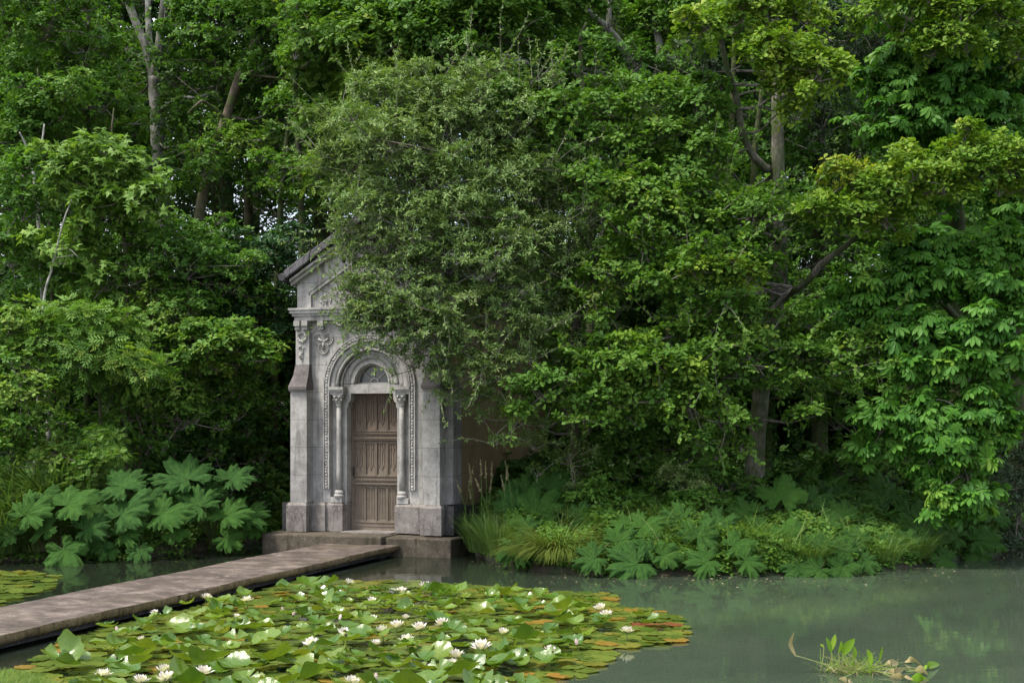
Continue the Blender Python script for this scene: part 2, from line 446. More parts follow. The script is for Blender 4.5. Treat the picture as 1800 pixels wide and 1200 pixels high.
for r, rr, y in ((0.70, 0.036, 0.02), (0.635, 0.022, 0.075), (0.375, 0.018, 0.10)):
    b.tube([(x, y, z) for x, z in arc(r, SPZ if r > 0.4 else 3.125, 180, 0)], rr, 8)
arch_ring(b, 0.72, 0.845, SPZ, -0.012, 0.01, legs=None)
arch_ring(b, 0.46, 0.56, 3.12, 0.09, 0.12, legs=None)
b.build('archivolt', M['stone_plain'], chapel, True)
# carved leaf band round the arch and down both sides
b = MB()
arch_ring(b, 0.855, 0.955, SPZ, -0.03, 0.01, legs=1.15)
arch_ring(b, 0.842, 0.862, SPZ, -0.05, 0.01, legs=1.15)
arch_ring(b, 0.948, 0.968, SPZ, -0.05, 0.01, legs=1.15)
path = [(-0.905, 1.15 + i * 0.055) for i in range(35)] + arc(0.905, SPZ, 180, 0, 52)[0:] + [(0.905, SPZ - i * 0.055) for i in range(35)]
for i, (x, z) in enumerate(path):
    j = min(i + 1, len(path) - 1); k = max(i - 1, 0)
    tx, tz = path[j][0] - path[k][0], path[j][1] - path[k][1]; l = math.hypot(tx, tz); tx /= l; tz /= l
    s_ = 1 if i % 2 else -1
    nx, nz = -tz * s_, tx * s_
    L = 0.088 + random.uniform(-.012, .012)
    a1_, a2_ = random.uniform(.6, .95), random.uniform(.25, .6); dx, dz = tx * a1_ + nx * a2_, tz * a1_ + nz * a2_
    c0 = np.array([x - nx * .02, -0.03, z - nz * .02]); c1 = c0 + np.array([dx * L, -0.01, dz * L])
    mid = (c0 + c1) / 2; o = np.array([-dz, 0, dx]) * 0.026
    V = [c0, mid + o + [0, -.012, 0], c1, mid - o + [0, -.012, 0], mid + [0, -.022, 0]]
    b.raw(V, [(0, 1, 4), (1, 2, 4), (2, 3, 4), (3, 0, 4)])
b.build('leaf_carved_band', M['stone_plain'], chapel)
# columns, capitals and imposts
for s_ in (-1, 1):
    col = MB(); col.tube([(s_ * 0.665, 0.035, z) for z in np.linspace(1.12, 2.74, 6)], 0.052, 16)
    shaft = col.build('column', M['stone_plain'], chapel, True)
    q = MB(); q.box(s_ * 0.70 - 0.12, s_ * 0.70 + 0.12, -0.03, 0.1, PZ, 1.0)
    q.lathe([(0.0, 0.0), (0.10, 0.0), (0.105, 0.03), (0.085, 0.05), (0.085, 0.07), (0.09, 0.09), (0.065, 0.13)], (s_ * 0.665, 0.035, 1.0))
    q.build('column_base', M['stone_plain'], shaft)
    q = MB()
    for r_, z0, z1 in ((0.065, 2.70, 2.73),): q.tube([(s_ * 0.665, 0.035, z0), (s_ * 0.665, 0.035, z1)], r_, 16)
    rows = []
    for z_, h_ in ((2.73, 0.055), (2.82, 0.07), (2.90, 0.10), (2.915, 0.105)):
        rows.append([(s_ * 0.665 + h_ * x, 0.035 + h_ * y, z_) for x, y in ((-1, -1), (0, -.92), (1, -1), (.92, 0), (1, 1), (0, .92), (-1, 1), (-.92, 0))])
    q.grid(rows, wrap=True)
    for ang in range(0, 360, 45):                 # curling leaves of the capital
        for z0, ln in ((2.74, .09), (2.80, .09)):
            a_ = R(ang + (22 if z0 > 2.78 else 0)); e = np.array([math.cos(a_), math.sin(a_), 0]); tt = np.array([-e[1], e[0], 0])
            c0 = np.array([s_ * 0.665, 0.035, z0]) + e * 0.065; c1 = c0 + e * 0.05 + [0, 0, ln]; c2 = c1 + e * 0.02 - [0, 0, 0.03]
            q.raw([c0 - tt * .02, c0 + tt * .02, c1 + tt * .03, c1 - tt * .03, c2, (c0 + c1) / 2 + e * .012], [(0, 1, 5), (1, 2, 5), (2, 3, 5), (3, 0, 5), (3, 2, 4)])
    q.build('capital', M['stone_plain'], shaft)
    q = MB()
    for x0, x1, y0, z0, z1 in ((0.55, 0.845, -0.03, 2.915, 2.96), (0.54, 0.85, -0.05, 2.962, 3.0), (0.53, 0.852, -0.07, 3.002, 3.058)):
        q.box(min(s_ * x0, s_ * x1), max(s_ * x0, s_ * x1), y0, 0.101, z0, z1)
    q.build('impost', M['stone_plain'], chapel)
# plinth: stepped blocks
def plinth_block(x0, x1, y0, y1, z1=PZ, ch=0.05):
    c = ch
    b.hexa([(x0, y0, FZ), (x1, y0, FZ), (x1, y1, FZ), (x0, y1, FZ), (x0, y0, z1 - c), (x1, y0, z1 - c), (x1, y1, z1 - c), (x0, y1, z1 - c)])
    b.hexa([(x0, y0, z1 - c), (x1, y0, z1 - c), (x1, y1, z1 - c), (x0, y1, z1 - c), (x0 + c * .7, y0 + c, z1), (x1 - c * .7, y0 + c, z1), (x1 - c * .7, y1, z1), (x0 + c * .7, y1, z1)])
for s_ in (-1, 1):
    b = MB()
    for (u0, u1, y0) in ((1.19, 1.62, -0.33), (0.90, 1.188, -0.10), (0.552, 0.898, -0.055)):
        a0, a1 = sorted((s_ * u0, s_ * u1)); plinth_block(a0, a1, y0, 0.3)
    a0, a1 = sorted((s_ * 0.533, s_ * 0.55)); plinth_block(a0, a1, 0.09, 0.3)
    b.build('plinth', M['stone_plinth'], chapel)
# corner piers: a lower stage, a weathered slope, an upper stage, and the same on the side
for s_ in (-1, 1):
    q = MB()
    a0, a1 = sorted((s_ * 1.215, s_ * 1.56))
    q.box(a0, a1, -0.26, 0.25, PZ, 3.0)
    pier = q.build('corner_pier', M['stone'], chapel)
    q = MB(); c0, c1 = sorted((s_ * 1.245, s_ * 1.535)); q.box(c0, c1, -0.10, 0.25, 3.0, 4.30); q.build('upper_pier', M['stone_plain'], pier)
    q = MB()
    w0, w1 = sorted((s_ * 1.20, s_ * 1.59)); t0, t1 = sorted((s_ * 1.24, s_ * 1.54))
    q.hexa([(w0, -0.31, 3.0), (w1, -0.31, 3.0), (w1, 0.2, 3.0), (w0, 0.2, 3.0), (w0, -0.31, 3.06), (w1, -0.31, 3.06), (w1, 0.2, 3.06), (w0, 0.2, 3.06)])
    mid0, mid1 = sorted((s_ * 1.23, s_ * 1.555))
    q.hexa([(w0, -0.31, 3.06), (w1, -0.31, 3.06), (w1, 0.2, 3.06), (w0, 0.2, 3.06), (mid0, -0.17, 3.27), (mid1, -0.17, 3.27), (mid1, 0.2, 3.27), (mid0, 0.2, 3.27)])
    q.hexa([(mid0, -0.17, 3.27), (mid1, -0.17, 3.27), (mid1, 0.2, 3.27), (mid0, 0.2, 3.27), (t0, -0.103, 3.48), (t1, -0.103, 3.48), (t1, 0.2, 3.48), (t0, 0.2, 3.48)])
    q.build('weathered_slope', M['stone_weather'], pier)
    # the buttress on the side
    q = MB(); a0, a1 = sorted((s_ * 1.40, s_ * 1.72)); q.box(a0, a1, 0.02, 0.46, PZ, 2.98)
    sb = q.build('side_buttress', M['stone_side_pale'], chapel)
    q = MB(); e = s_ * 1.74; f = s_ * 1.53
    q.hexa([(min(e, f), -0.0, 2.98), (max(e, f), -0.0, 2.98), (max(e, f), 0.49, 2.98), (min(e, f), 0.49, 2.98)] + ([(f - .02, 0.0, 3.46), (f + .02, 0.0, 3.46), (f + .02, 0.49, 3.46), (f - .02, 0.49, 3.46)]))
    q.build('weathered_slope', M['stone_weather'], sb)
    q = MB()
    a0, a1 = sorted((s_ * 1.45, s_ * 1.80)); q.box(a0, a1, -0.16, 0.58, FZ, PZ - 0.02)
    a0, a1 = sorted((s_ * 1.42, s_ * 1.62)); q.box(a0, a1, 0.6, LEN, FZ, PZ - 0.1)
    q.build('side_plinth', M['stone_black'], chapel)
    # carving on the upper pier: a wreath over hanging leaves
    q = MB(); cx = s_ * 1.39
    q.tube([(cx + 0.085 * math.cos(t), -0.115, 4.00 + 0.085 * math.sin(t)) for t in np.linspace(0, 6.283, 25)], 0.03, 8, lump=0.18)
    q.box(cx - 0.06, cx + 0.06, -0.13, -0.09, 4.12, 4.19)
    for zc, n_ in ((3.84, 6), (3.64, 7)):
        for i in range(n_):
            a_ = R(random.uniform(200, 340) if zc > 3.7 else random.uniform(0, 360)); L = random.uniform(.08, .13)
            d = np.array([math.cos(a_), 0, math.sin(a_)]); o = np.array([-d[2], 0, d[0]]) * 0.022
            c0 = np.array([cx, -0.1, zc]); c1 = c0 + d * L; m_ = (c0 + c1) / 2
            q.raw([c0, m_ + o, c1, m_ - o, m_ + np.array([0, -0.04, 0])], [(0, 1, 4), (1, 2, 4), (2, 3, 4), (3, 0, 4)])
    q.tube([(cx, -0.105, 3.55), (cx + .012, -0.11, 3.7), (cx, -0.105, 3.92)], 0.012, 6)
    q.build('wreath_carving', M['stone_plain'], pier, False)
    # trefoil of three rings in the spandrel
    q = MB(); tx = s_ * 0.905; tz = 3.88
    tx = s_ * 0.98; tz = 3.90
    for k_ in range(3):
        a_ = R(-90 + 120 * k_); cxx, czz = tx + 0.115 * math.cos(a_), tz + 0.115 * math.sin(a_)
        for rr_, tr_ in ((0.105, 0.016), (0.07, 0.011)):
            q.tube([(cxx + rr_ * math.cos(t), -0.008, czz + rr_ * math.sin(t)) for t in np.linspace(0, 6.283, 25)], tr_, 6)
        q.tube([(tx, -0.012, tz), (cxx, -0.02, czz)], [0.02, 0.026], 6)
        for t in np.linspace(0, 6.283, 5): q.tube([(cxx, -.01, czz), (cxx + .045 * math.cos(t), -.015, czz + .045 * math.sin(t))], [.014, .008], 5)
    q.build('ring_trefoil_carving', M['stone_plain'], chapel, True)
# right-hand relief patch and number-like worn carving on the pier are left as wear in the stone
# cornice with brackets
b = MB()
b.box(-1.56, 1.56, -0.11, 0.2, 4.30, 4.385)
b.box(-1.60, 1.60, -0.14, 0.2, 4.387, 4.44)
b.box(-1.64, 1.64, -0.17, 0.2, 4.442, 4.50)
b.box(-1.66, 1.66, -0.19, 0.2, 4.502, 4.54)
for x in (-1.47, -1.30, -1.0, -0.6, -0.2, 0.2, 0.6, 1.0, 1.30, 1.47):
    y0 = -0.115 if abs(x) < 1.2 else -0.20
    b.box(x - 0.062, x + 0.062, y0, 0.0, 4.20, 4.298); b.box(x - 0.05, x + 0.05, y0 + 0.03, 0.0, 4.13, 4.198)
b.build('cornice', M['stone_plain'], chapel)
# gable
SL = 0.62; GX = 1.54; APX = 5.08 + GX * SL
b = MB(); b.prism([(-GX, 4.542), (GX, 4.542), (GX, 5.08), (0, APX), (-GX, 5.08)], -0.03, 0.3)
b.build('gable_wall', M['stone'], chapel)
b = MB()
IX = 1.22
for s_ in (-1, 1):
    def bar(p, q_, y0, y1, th):
        (x0, z0), (x1, z1) = p, q_; l = math.hypot(x1 - x0, z1 - z0); nx, nz = -(z1 - z0) / l * th, (x1 - x0) / l * th
        b.hexa([(x0, y0, z0), (x1, y0, z1), (x1, y1, z1), (x0, y1, z0), (x0 + nx, y0, z0 + nz), (x1 + nx, y0, z1 + nz), (x1 + nx, y1, z1 + nz), (x0 + nx, y1, z0 + nz)])
    sg = s_
    for k_, (off, pr) in enumerate(((0.0, -0.075), (0.052, -0.055))):
        zt = 4.78 + off
        bar((sg * (IX + off), 4.545), (sg * (IX + off), zt), pr, -0.029, sg * -0.05)
        bar((sg * (IX + off), zt + 0.002), (0 + sg * 0.001, zt + (IX + off) * SL), pr, -0.029, sg * -0.05)
    # leaf relief in the corner of the gable
    for i in range(16):
        u = random.uniform(0.35, 1.05); zz = random.uniform(4.6, 4.62 + (1.15 - u) * SL)
        a_ = R(random.uniform(0, 360)); L = random.uniform(.09, .17); d = np.array([math.cos(a_), 0, math.sin(a_)]); o = np.array([-d[2], 0, d[0]]) * .028
        c0 = np.array([sg * u, -.03, zz]); c1 = c0 + d * L; m_ = (c0 + c1) / 2
        b.raw([c0, m_ + o, c1, m_ - o, m_ + np.array([0, -.03, 0])], [(0, 1, 4), (1, 2, 4), (2, 3, 4), (3, 0, 4)])
b.build('gable_moulding', M['stone_plain'], chapel)
b = MB()
for s_ in (-1, 1):                                   # moulded soffit under the coping
    for (dz, pr, th) in ((-0.02, -0.13, 0.07), (0.05, -0.19, 0.05)):
        x0, z0, x1, z1 = s_ * 1.63, 5.03 + dz - 0.05, 0.0, 5.03 + dz + 1.63 * SL - 0.05
        b.hexa([(x0, pr, z0), (x1, pr, z1), (x1, 0.1, z1), (x0, 0.1, z0), (x0, pr, z0 + th), (x1, pr, z1 + th), (x1, 0.1, z1 + th), (x0, 0.1, z0 + th)])
b.build('gable_cornice', M['stone_plain'], chapel)
roof = MB()
for s_ in (-1, 1):
    x0, z0, x1, z1 = s_ * 1.74, 5.05, 0.0, 5.05 + 1.74 * SL
    n_ = 3
    for i in range(n_):                               # rounded slabs
        f0, f1 = i / n_, (i + 1) / n_ - 0.004
        a_ = (x0 + (x1 - x0) * f0, z0 + (z1 - z0) * f0); c_ = (x0 + (x1 - x0) * f1, z0 + (z1 - z0) * f1)
        h_ = 0.20 + random.uniform(-.012, .012)
        rows = []
        for yy, k0, k1 in ((-0.25, 0, .5), (-0.28, .15, .7), (-0.26, .15, .93), (-0.18, .3, 1.0), (0.35, .3, 1.0)):
            pass
        roof.hexa([(a_[0], -0.27, a_[1]), (c_[0], -0.27, c_[1]), (c_[0], 0.34, c_[1]), (a_[0], 0.34, a_[1]), (a_[0], -0.22, a_[1] + h_), (c_[0], -0.22, c_[1] + h_), (c_[0], 0.34, c_[1] + h_), (a_[0], 0.34, a_[1] + h_)])
    roof.tube([(x0 * 1.005, -0.28, z0 + 0.06), (x0 * 1.005, 0.3, z0 + 0.06)], 0.085, 10, lump=.05)
roof_o = roof.build('coping', M['roof_stone'], chapel)
mod = roof_o.modifiers.new('bevel', 'BEVEL'); mod.width = 0.035; mod.segments = 2
roof = MB()
for s_ in (-1, 1):
    roof.hexa([(s_ * 1.72, 0.342, 5.0), (0, 0.342, 5.0 + 1.72 * SL), (0, LEN, 5.0 + 1.72 * SL), (s_ * 1.72, LEN, 5.0), (s_ * 1.72, 0.342, 5.12), (0, 0.342, 5.12 + 1.72 * SL), (0, LEN, 5.12 + 1.72 * SL), (s_ * 1.72, LEN, 5.12)])
roof.build('roof', M['roof_stone'], chapel)
# side and back walls
for s_ in (-1, 1):
    q = MB(); a0, a1 = sorted((s_ * 1.20, s_ * 1.50)); q.box(a0, a1, 0.31, LEN - 0.01, PZ - 0.12, 5.0)
    q.build('side_wall', M['stone_side'], chapel)
    q = MB(); a0, a1 = sorted((s_ * 1.45, s_ * 1.64)); q.box(a0, a1, 0.302, LEN, 4.72, 4.98); q.build('eaves_moulding', M['stone_side_pale'], chapel)
q = MB(); q.prism([(-1.5, 0.5), (1.5, 0.5), (1.5, 4.9), (0, 5.85), (-1.5, 4.9)], LEN - 0.3, LEN - 0.015); q.build('back_wall', M['stone_side'], chapel)
# fanlight
q = MB(); q.prism([(-0.34, 3.13)] + arc(0.34, 3.13, 180, 0)[1:-1] + [(0.34, 3.13)], 0.25, 0.26)
gm, t, out = new_mat('dusty_glass')
p = node(t, 'BsdfPrincipled', Roughness=0.18); p.inputs['Base Color'].default_value = (0.06, 0.07, 0.072, 1); p.inputs['Specular IOR Level'].default_value = 0.6
t.links.new(p.outputs[0], out.inputs[0])
fan = q.build('fanlight', gm, chapel)
q = MB()
for a_ in (40, 90, 140): q.tube([(0.08 * math.cos(R(a_)), 0.235, 3.14 + 0.08 * math.sin(R(a_))), (0.34 * math.cos(R(a_)), 0.235, 3.14 + 0.34 * math.sin(R(a_)))], 0.010, 6)
q.tube([(x, 0.235, z) for x, z in arc(0.08, 3.14, 180, 0, 12)], 0.013, 6)
q.tube([(x, 0.23, z) for x, z in arc(0.335, 3.13, 180, 0, 30)], 0.014, 6)
q.box(-0.345, 0.345, 0.22, 0.25, 3.112, 3.142)
q.build('glazing_bar', M['stone_plain'], fan)
# the door
def door_mat():
    m, t, out = new_mat('weathered_oak_door')
    tc = node(t, 'TexCoord').outputs['Object']
    n1 = noise(t, stretch(t, tc, (14, 14, 0.9)), 4.0, 7, 0.7)
    c = ramp(t, n1, [(0.3, (0.055, 0.038, 0.027)), (0.7, (0.16, 0.118, 0.086))])
    sx = t.nodes.new('ShaderNodeSeparateXYZ'); t.links.new(tc, sx.inputs[0])
    mr = node(t, 'MapRange'); mr.inputs['From Min'].default_value = 0.3; mr.inputs['From Max'].default_value = 2.9; t.links.new(sx.outputs[2], mr.inputs['Value'])
    bl = ramp(t, mr.outputs[0], [(0.0, 0.95), (0.5, 0.6), (0.9, 0.1)])       # sun- and rain-bleached towards the foot
    n3 = noise(t, tc, 6.0, 6, 0.7)
    mm = node(t, 'Math', operation='MULTIPLY'); t.links.new(bl, mm.inputs[0]); t.links.new(n3, mm.inputs[1])
    c = mixc(t, mm.outputs[0], c, (0.24, 0.205, 0.16))
    p = node(t, 'BsdfPrincipled', Roughness=0.75); p.inputs['Specular IOR Level'].default_value = 0.25
    t.links.new(c, p.inputs['Base Color'])
    b_ = node(t, 'Bump', Strength=0.4, Distance=0.006); t.links.new(n1, b_.inputs['Height']); t.links.new(b_.outputs[0], p.inputs['Normal'])
    t.links.new(p.outputs[0], out.inputs[0]); return m
MD = door_mat()
DX0, DX1, DY = -0.532, 0.532, 0.32
q = MB(); q.box(DX0, DX1, DY, DY + 0.05, 0.375, 2.98)
for x0, x1 in ((DX0, DX0 + 0.05), (DX1 - 0.05, DX1)): q.box(x0, x1, DY - 0.022, DY, 0.375, 2.98)
door = q.build('door', MD, chapel)
rows = ((2.24, 2.90), (1.40, 2.03), (0.54, 1.20))
for z0, z1, y in ((2.905, 2.98, .018), (2.155, 2.2, .024), (2.06, 2.12, .05), (1.285, 1.33, .024), (1.215, 1.255, .05), (0.375, 0.50, .02), (0.5, 0.525, .035)):
    q = MB(); q.box(DX0 + 0.051, DX1 - 0.051, DY - y, DY + .002, z0, z1); q.box(DX0 + 0.03, DX1 - 0.03, DY - y - .012, DY + .001, z0 + (z1 - z0) * .55, z1 - .004)
    q.build('rail', MD, door)
xs = np.linspace(DX0 + 0.055, DX1 - 0.055, 5)
for ri, (z0, z1) in enumerate(rows):
    for ci in range(4):
        x0, x1 = xs[ci], xs[ci + 1]; wd = x1 - x0; xc = (x0 + x1) / 2
        q = MB()
        q.box(x0 + 0.004, x0 + 0.02, DY - 0.03, DY, z0 - .02, z1); q.box(x1 - 0.02, x1 - 0.004, DY - 0.03, DY, z0 - .02, z1)
        q.box(x0 + 0.0205, x1 - 0.0205, DY - 0.02, DY, z1 - 0.03, z1); q.box(x0 + 0.0205, x1 - 0.0205, DY - 0.025, DY, z0 - 0.02, z0 + 0.015)
        n_ = 3 if ri < 2 else 5
        for k_ in range(1, n_ + 1):
            xx = x0 + 0.02 + (wd - 0.04) * k_ / (n_ + 1)
            q.tube([(xx, DY - .004, z0 + (0.05 if ri == 2 else 0.20)), (xx, DY - .004, z1 - 0.04)], 0.009 if ri < 2 else 0.008, 5)
        if ri < 2:                                   # pointed tracery
            for k_ in range(2):
                xa = x0 + 0.02 + (wd - 0.04) * (0.5 * k_); xb = xa + (wd - 0.04) / 2
                for zz in (z0 + 0.10, z1 - 0.2):
                    q.tube([(xa, DY - .006, zz), (xa + (xb - xa) * .2, DY - .006, zz + .06), ((xa + xb) / 2, DY - .006, zz + .1), (xb - (xb - xa) * .2, DY - .006, zz + .06), (xb, DY - .006, zz)], 0.008, 5)
                q.tube([((xa + xb) / 2, DY - .004, z1 - .12), ((xa + xb) / 2, DY - .004, z1 - .1)], 0.02, 6)
        q.build('carved_panel', MD, door)
q = MB(); q.box(-0.49, -0.46, DY - 0.03, DY - 0.021, 1.36, 1.56)
q.tube([(-0.475, DY - 0.03, 1.53), (-0.475, DY - 0.07, 1.51), (-0.475, DY - 0.07, 1.42), (-0.475, DY - 0.03, 1.40)], 0.009, 6)
q.tube([(-0.475, DY - 0.035, 1.46), (-0.465, DY - 0.075, 1.465)], 0.014, 6)
q.build('handle', M['iron'], door)
# slab the chapel stands on
q = MB()
q.box(-1.9, 0.60, -0.78, 0.30, -0.6, FZ - 0.01)
q.box(0.605, 1.93, -0.62, 0.30, -0.6, FZ - 0.03)
q.box(-1.62, 1.62, 0.302, LEN, -0.6, FZ - 0.02)
so = q.build('base_slab', M['slab'], chapel); md = so.modifiers.new('bevel', 'BEVEL'); md.width = 0.025; md.segments = 2
q = MB(); q.box(-0.53, 0.53, -0.2, 0.34, FZ - 0.008, FZ + 0.012); q.build('threshold', M['stone_plinth'], chapel)
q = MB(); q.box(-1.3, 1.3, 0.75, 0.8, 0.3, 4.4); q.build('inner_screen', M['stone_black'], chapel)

# ------------------------------------------------------------------ walkway
ZT = 0.20
A0, A1 = G(0, 1063, ZT), G(577, 951, ZT); B0, B1 = G(0, 1119, ZT), G(690, 958, ZT)
dA = norm(A1 - A0); A0 = A0 - dA * 6.3; B0 = B0 - dA * 4.6
w_ = np.linalg.norm(np.cross(dA, B1 - A1)); nB = norm(np.array([dA[1], -dA[0], 0]))
B1 = A1 + nB * w_; A1 = A1 + dA * 0.35; B1 = B1 + dA * 0.1
w0 = abs((B0 - A0) @ nB)
def walk_mat():
    m, t, out = new_mat('worn_concrete')
    tc = node(t, 'TexCoord').outputs['Object']
    n1 = noise(t, tc, 3.0, 8, 0.7); n2 = noise(t, stretch(t, tc, (0.9, 2.0, 1)), 1.6, 9, 0.75); n3 = noise(t, tc, 40, 4, 0.7)
    c = ramp(t, n1, [(0.36, (0.05, 0.038, 0.031)), (0.64, (0.18, 0.142, 0.118))])
    c = mixc(t, ramp(t, n2, [(0.46, 0.0), (0.58, 0.8)]), c, (0.045, 0.034, 0.026))
    c = mixc(t, ramp(t, noise(t, stretch(t, tc, (2.2, 1.0, 1)), 1.7, 9, 0.8), [(0.6, 0.0), (0.65, 0.7)]), c, (0.36, 0.31, 0.265))
    c = mixc(t, ramp(t, noise(t, tc, 1.1, 5, 0.6), [(0.55, 0.0), (0.7, 0.6)]), c, (0.06, 0.048, 0.02))
    c = mixc(t, 1.0, c, ramp(t, noise(t, tc, 55.0, 6, 0.75), [(0.3, (0.55, 0.55, 0.55)), (0.7, (1.25, 1.25, 1.25))]), 'MULTIPLY')
    vo = node(t, 'TexVoronoi', Scale=1.3); vo.feature = 'DISTANCE_TO_EDGE'
    vw = node(t, 'VectorMath', operation='ADD'); t.links.new(tc, vw.inputs[0]); t.links.new(noise(t, tc, 3.0, 5, .7, 'Color'), vw.inputs[1]); t.links.new(vw.outputs[0], vo.inputs['Vector'])
    c = mixc(t, ramp(t, vo.outputs['Distance'], [(0.0, 0.8), (0.012, 0.0)]), c, (0.022, 0.018, 0.012))
    sx = t.nodes.new('ShaderNodeSeparateXYZ'); t.links.new(tc, sx.inputs[0])      # joints between the cast slabs
    wv = node(t, 'Math', operation='MULTIPLY_ADD'); t.links.new(noise(t, tc, 2.5, 3, .6), wv.inputs[0]); wv.inputs[1].default_value = .08; t.links.new(sx.outputs[1], wv.inputs[2])
    md = node(t, 'Math', operation='MODULO'); t.links.new(wv.outputs[0], md.inputs[0]); md.inputs[1].default_value = 2.6
    lt = node(t, 'Math', operation='LESS_THAN'); t.links.new(md.outputs[0], lt.inputs[0]); lt.inputs[1].default_value = .022
    lm = node(t, 'Math', operation='MULTIPLY'); t.links.new(lt.outputs[0], lm.inputs[0]); lm.inputs[1].default_value = .7
    c = mixc(t, lm.outputs[0], c, (0.025, 0.02, 0.014))
    p = node(t, 'BsdfPrincipled', Roughness=0.85); p.inputs['Specular IOR Level'].default_value = 0.25
    t.links.new(c, p.inputs['Base Color'])
    b_ = node(t, 'Bump', Strength=0.5, Distance=0.01); t.links.new(mixc(t, 0.5, n1, n3), b_.inputs['Height']); t.links.new(b_.outputs[0], p.inputs['Normal'])
    t.links.new(p.outputs[0], out.inputs[0]); return m
def walk_side_mat():
    return stone_mat('mossy_concrete_edge', (0.08, 0.06, 0.03), (0.19, 0.14, 0.075), (0.035, 0.026, 0.012), 'x', 1.0, joints=False, lichen=0.3, algae=None)
walk = empty('walkway', (A0 + B0) / 2 * [1, 1, 0], math.atan2(dA[1], dA[0]) - R(90), 'worn grey-brown concrete walkway with mossy edges crossing the water to the chapel door', 'walkway')
Lw = np.linalg.norm(A1 - A0); Wd = w_
q = MB(); ny = 130; nx = 10
P = []
for iy in range(ny + 1):
    yy = Lw * iy / ny - 0.0
    e0 = -Wd / 2 + random.uniform(-.012, .012); e1 = Wd / 2 + random.uniform(-.02, .02)
    P.append([(e0 + (e1 - e0) * ix / nx, yy, ZT + 0.006 * math.sin(yy * 1.7 + ix)) for ix in range(nx + 1)])
q.grid(np.array(P)[:, :], 0)
top = np.array(P)
for side, sg in ((0, -1), (nx, 1)):
    e = top[:, side]
    lev = [0.0, -0.03, -0.09, -0.13]
    rows = [e + np.array([sg * random.uniform(0, 0.0), 0, 0]) for _ in range(1)]
    prof = [(0, 0), (0.012, -0.03), (0.004, -0.08), (-0.03, -0.11), (-0.12, -0.115)]
    rows = [np.stack([e[:, 0] + sg * (dx + (rng.normal(0, .008, len(e)) if i else 0)), e[:, 1], e[:, 2] + dz + (rng.normal(0, .006, len(e)) if i else 0)], -1) for i, (dx, dz) in enumerate(prof)]
    q.grid(rows if sg < 0 else rows[::-1], 1)
e = top[-1]; q.grid([e, e - [0, 0, 0.115]], 1)
q.build('deck', [walk_mat(), walk_side_mat()], walk, True)
q = MB(); q.box(-Wd / 2 + .1, Wd / 2 - .1, 0.0, Lw - 0.03, 0.03, ZT - 0.112); q.build('beam', M['stone_black'], walk)
for i in range(5):
    q = MB(); yy = 0.8 + i * (Lw - 1.6) / 4; q.box(-Wd / 2 + 0.15, Wd / 2 - 0.15, yy - .15, yy + .15, -0.7, 0.028); q.build('pier', M['stone_black'], walk)
# ------------------------------------------------------------------ leaves
def outline_leaf(pts, fold=0.12, bend=0.08):
    """Half outline (x, y>0) from base to tip -> two folded halves."""
    p = np.array(pts, float)
    z = lambda x, y: -bend * x * x + fold * abs(y)
    mid = [(0, 0)] + [(1.0, 0)]
    V = [(0, 0, 0), (1, 0, z(1, 0)), (0.5, 0, z(.5, 0))]
    F = []
    for sg in (1, -1):
        n0 = len(V)
        V += [(x, sg * y, z(x, y)) for x, y in p]
        ring = [0] + list(range(n0, n0 + len(p))) + [1, 2]
        F.append(tuple(ring if sg < 0 else ring[::-1]))
    return np.array(V, float), F
def join(parts):
    V, F, n = [], [], 0
    for v, f in parts:
        V.append(v); F += [tuple(i + n for i in q) for q in f]; n += len(v)
    return np.vstack(V), F
def place(tp, ang, s, base=(0, 0, 0), pitch=0.0, roll=0.0):
    v, f = tp; v = v * s
    cr, sr = math.cos(roll), math.sin(roll)
    v = np.stack([v[:, 0], v[:, 1] * cr - v[:, 2] * sr, v[:, 1] * sr + v[:, 2] * cr], -1)
    cp, sp = math.cos(pitch), math.sin(pitch)
    v = np.stack([v[:, 0] * cp - v[:, 2] * sp, v[:, 1], v[:, 0] * sp + v[:, 2] * cp], -1)
    c, s_ = math.cos(ang), math.sin(ang)
    return np.stack([v[:, 0] * c - v[:, 1] * s_, v[:, 0] * s_ + v[:, 1] * c, v[:, 2]], -1) + np.array(base), f
TP = {}
TP['oak'] = outline_leaf([(.12, .04), (.26, .17), (.36, .08), (.5, .27), (.6, .13), (.74, .34), (.85, .18), (.95, .15)], .15, .12)
TP['oval'] = outline_leaf([(.2, .2), (.5, .3), (.8, .18)], .18, .12)
TP['round'] = outline_leaf([(.08, .25), (.35, .42), (.7, .36), (.92, .14)], .15, .12)
TP['lance'] = outline_leaf([(.25, .12), (.55, .16), (.82, .08)], .2, .15)
_d = (np.array([(0, 0, 0), (.5, .3, .06), (1, 0, -.08), (.5, -.3, .06)], float), [(0, 2, 1), (0, 3, 2)])
TP['diamond'] = (_d[0], [(0, 3, 2), (0, 2, 1)])
TP['blade'] = (np.array([(0, -.012, 0), (0, .012, 0), (.35, .014, .0), (.35, -.014, .0), (.7, .011, -.06), (.7, -.011, -.06), (1, 0, -.22)], float), [(0, 3, 2, 1), (3, 5, 4, 2), (5, 6, 4)])
TP['droop'] = (np.array([(0, -.010, 0), (0, .010, 0), (.3, .012, .0), (.3, -.012, .0), (.6, .010, -.12), (.6, -.010, -.12), (.85, .007, -.34), (.85, -.007, -.34), (1, 0, -.6)], float), [(0, 3, 2, 1), (3, 5, 4, 2), (5, 7, 6, 4), (7, 8, 6)])
_lf = outline_leaf([(.3, .07), (.62, .17), (.8, .15), (.93, .06)], .14, .2)
TP['palm'] = join([place(_lf, R(a), s, pitch=R(-18 - 10 * abs(a) / 100)) for a, s in ((0, 1.), (36, .95), (-36, .95), (74, .75), (-74, .75), (118, .5), (-118, .5))])
_pl = TP['lance']
_pn = [(_pl[0] * .34, _pl[1])]
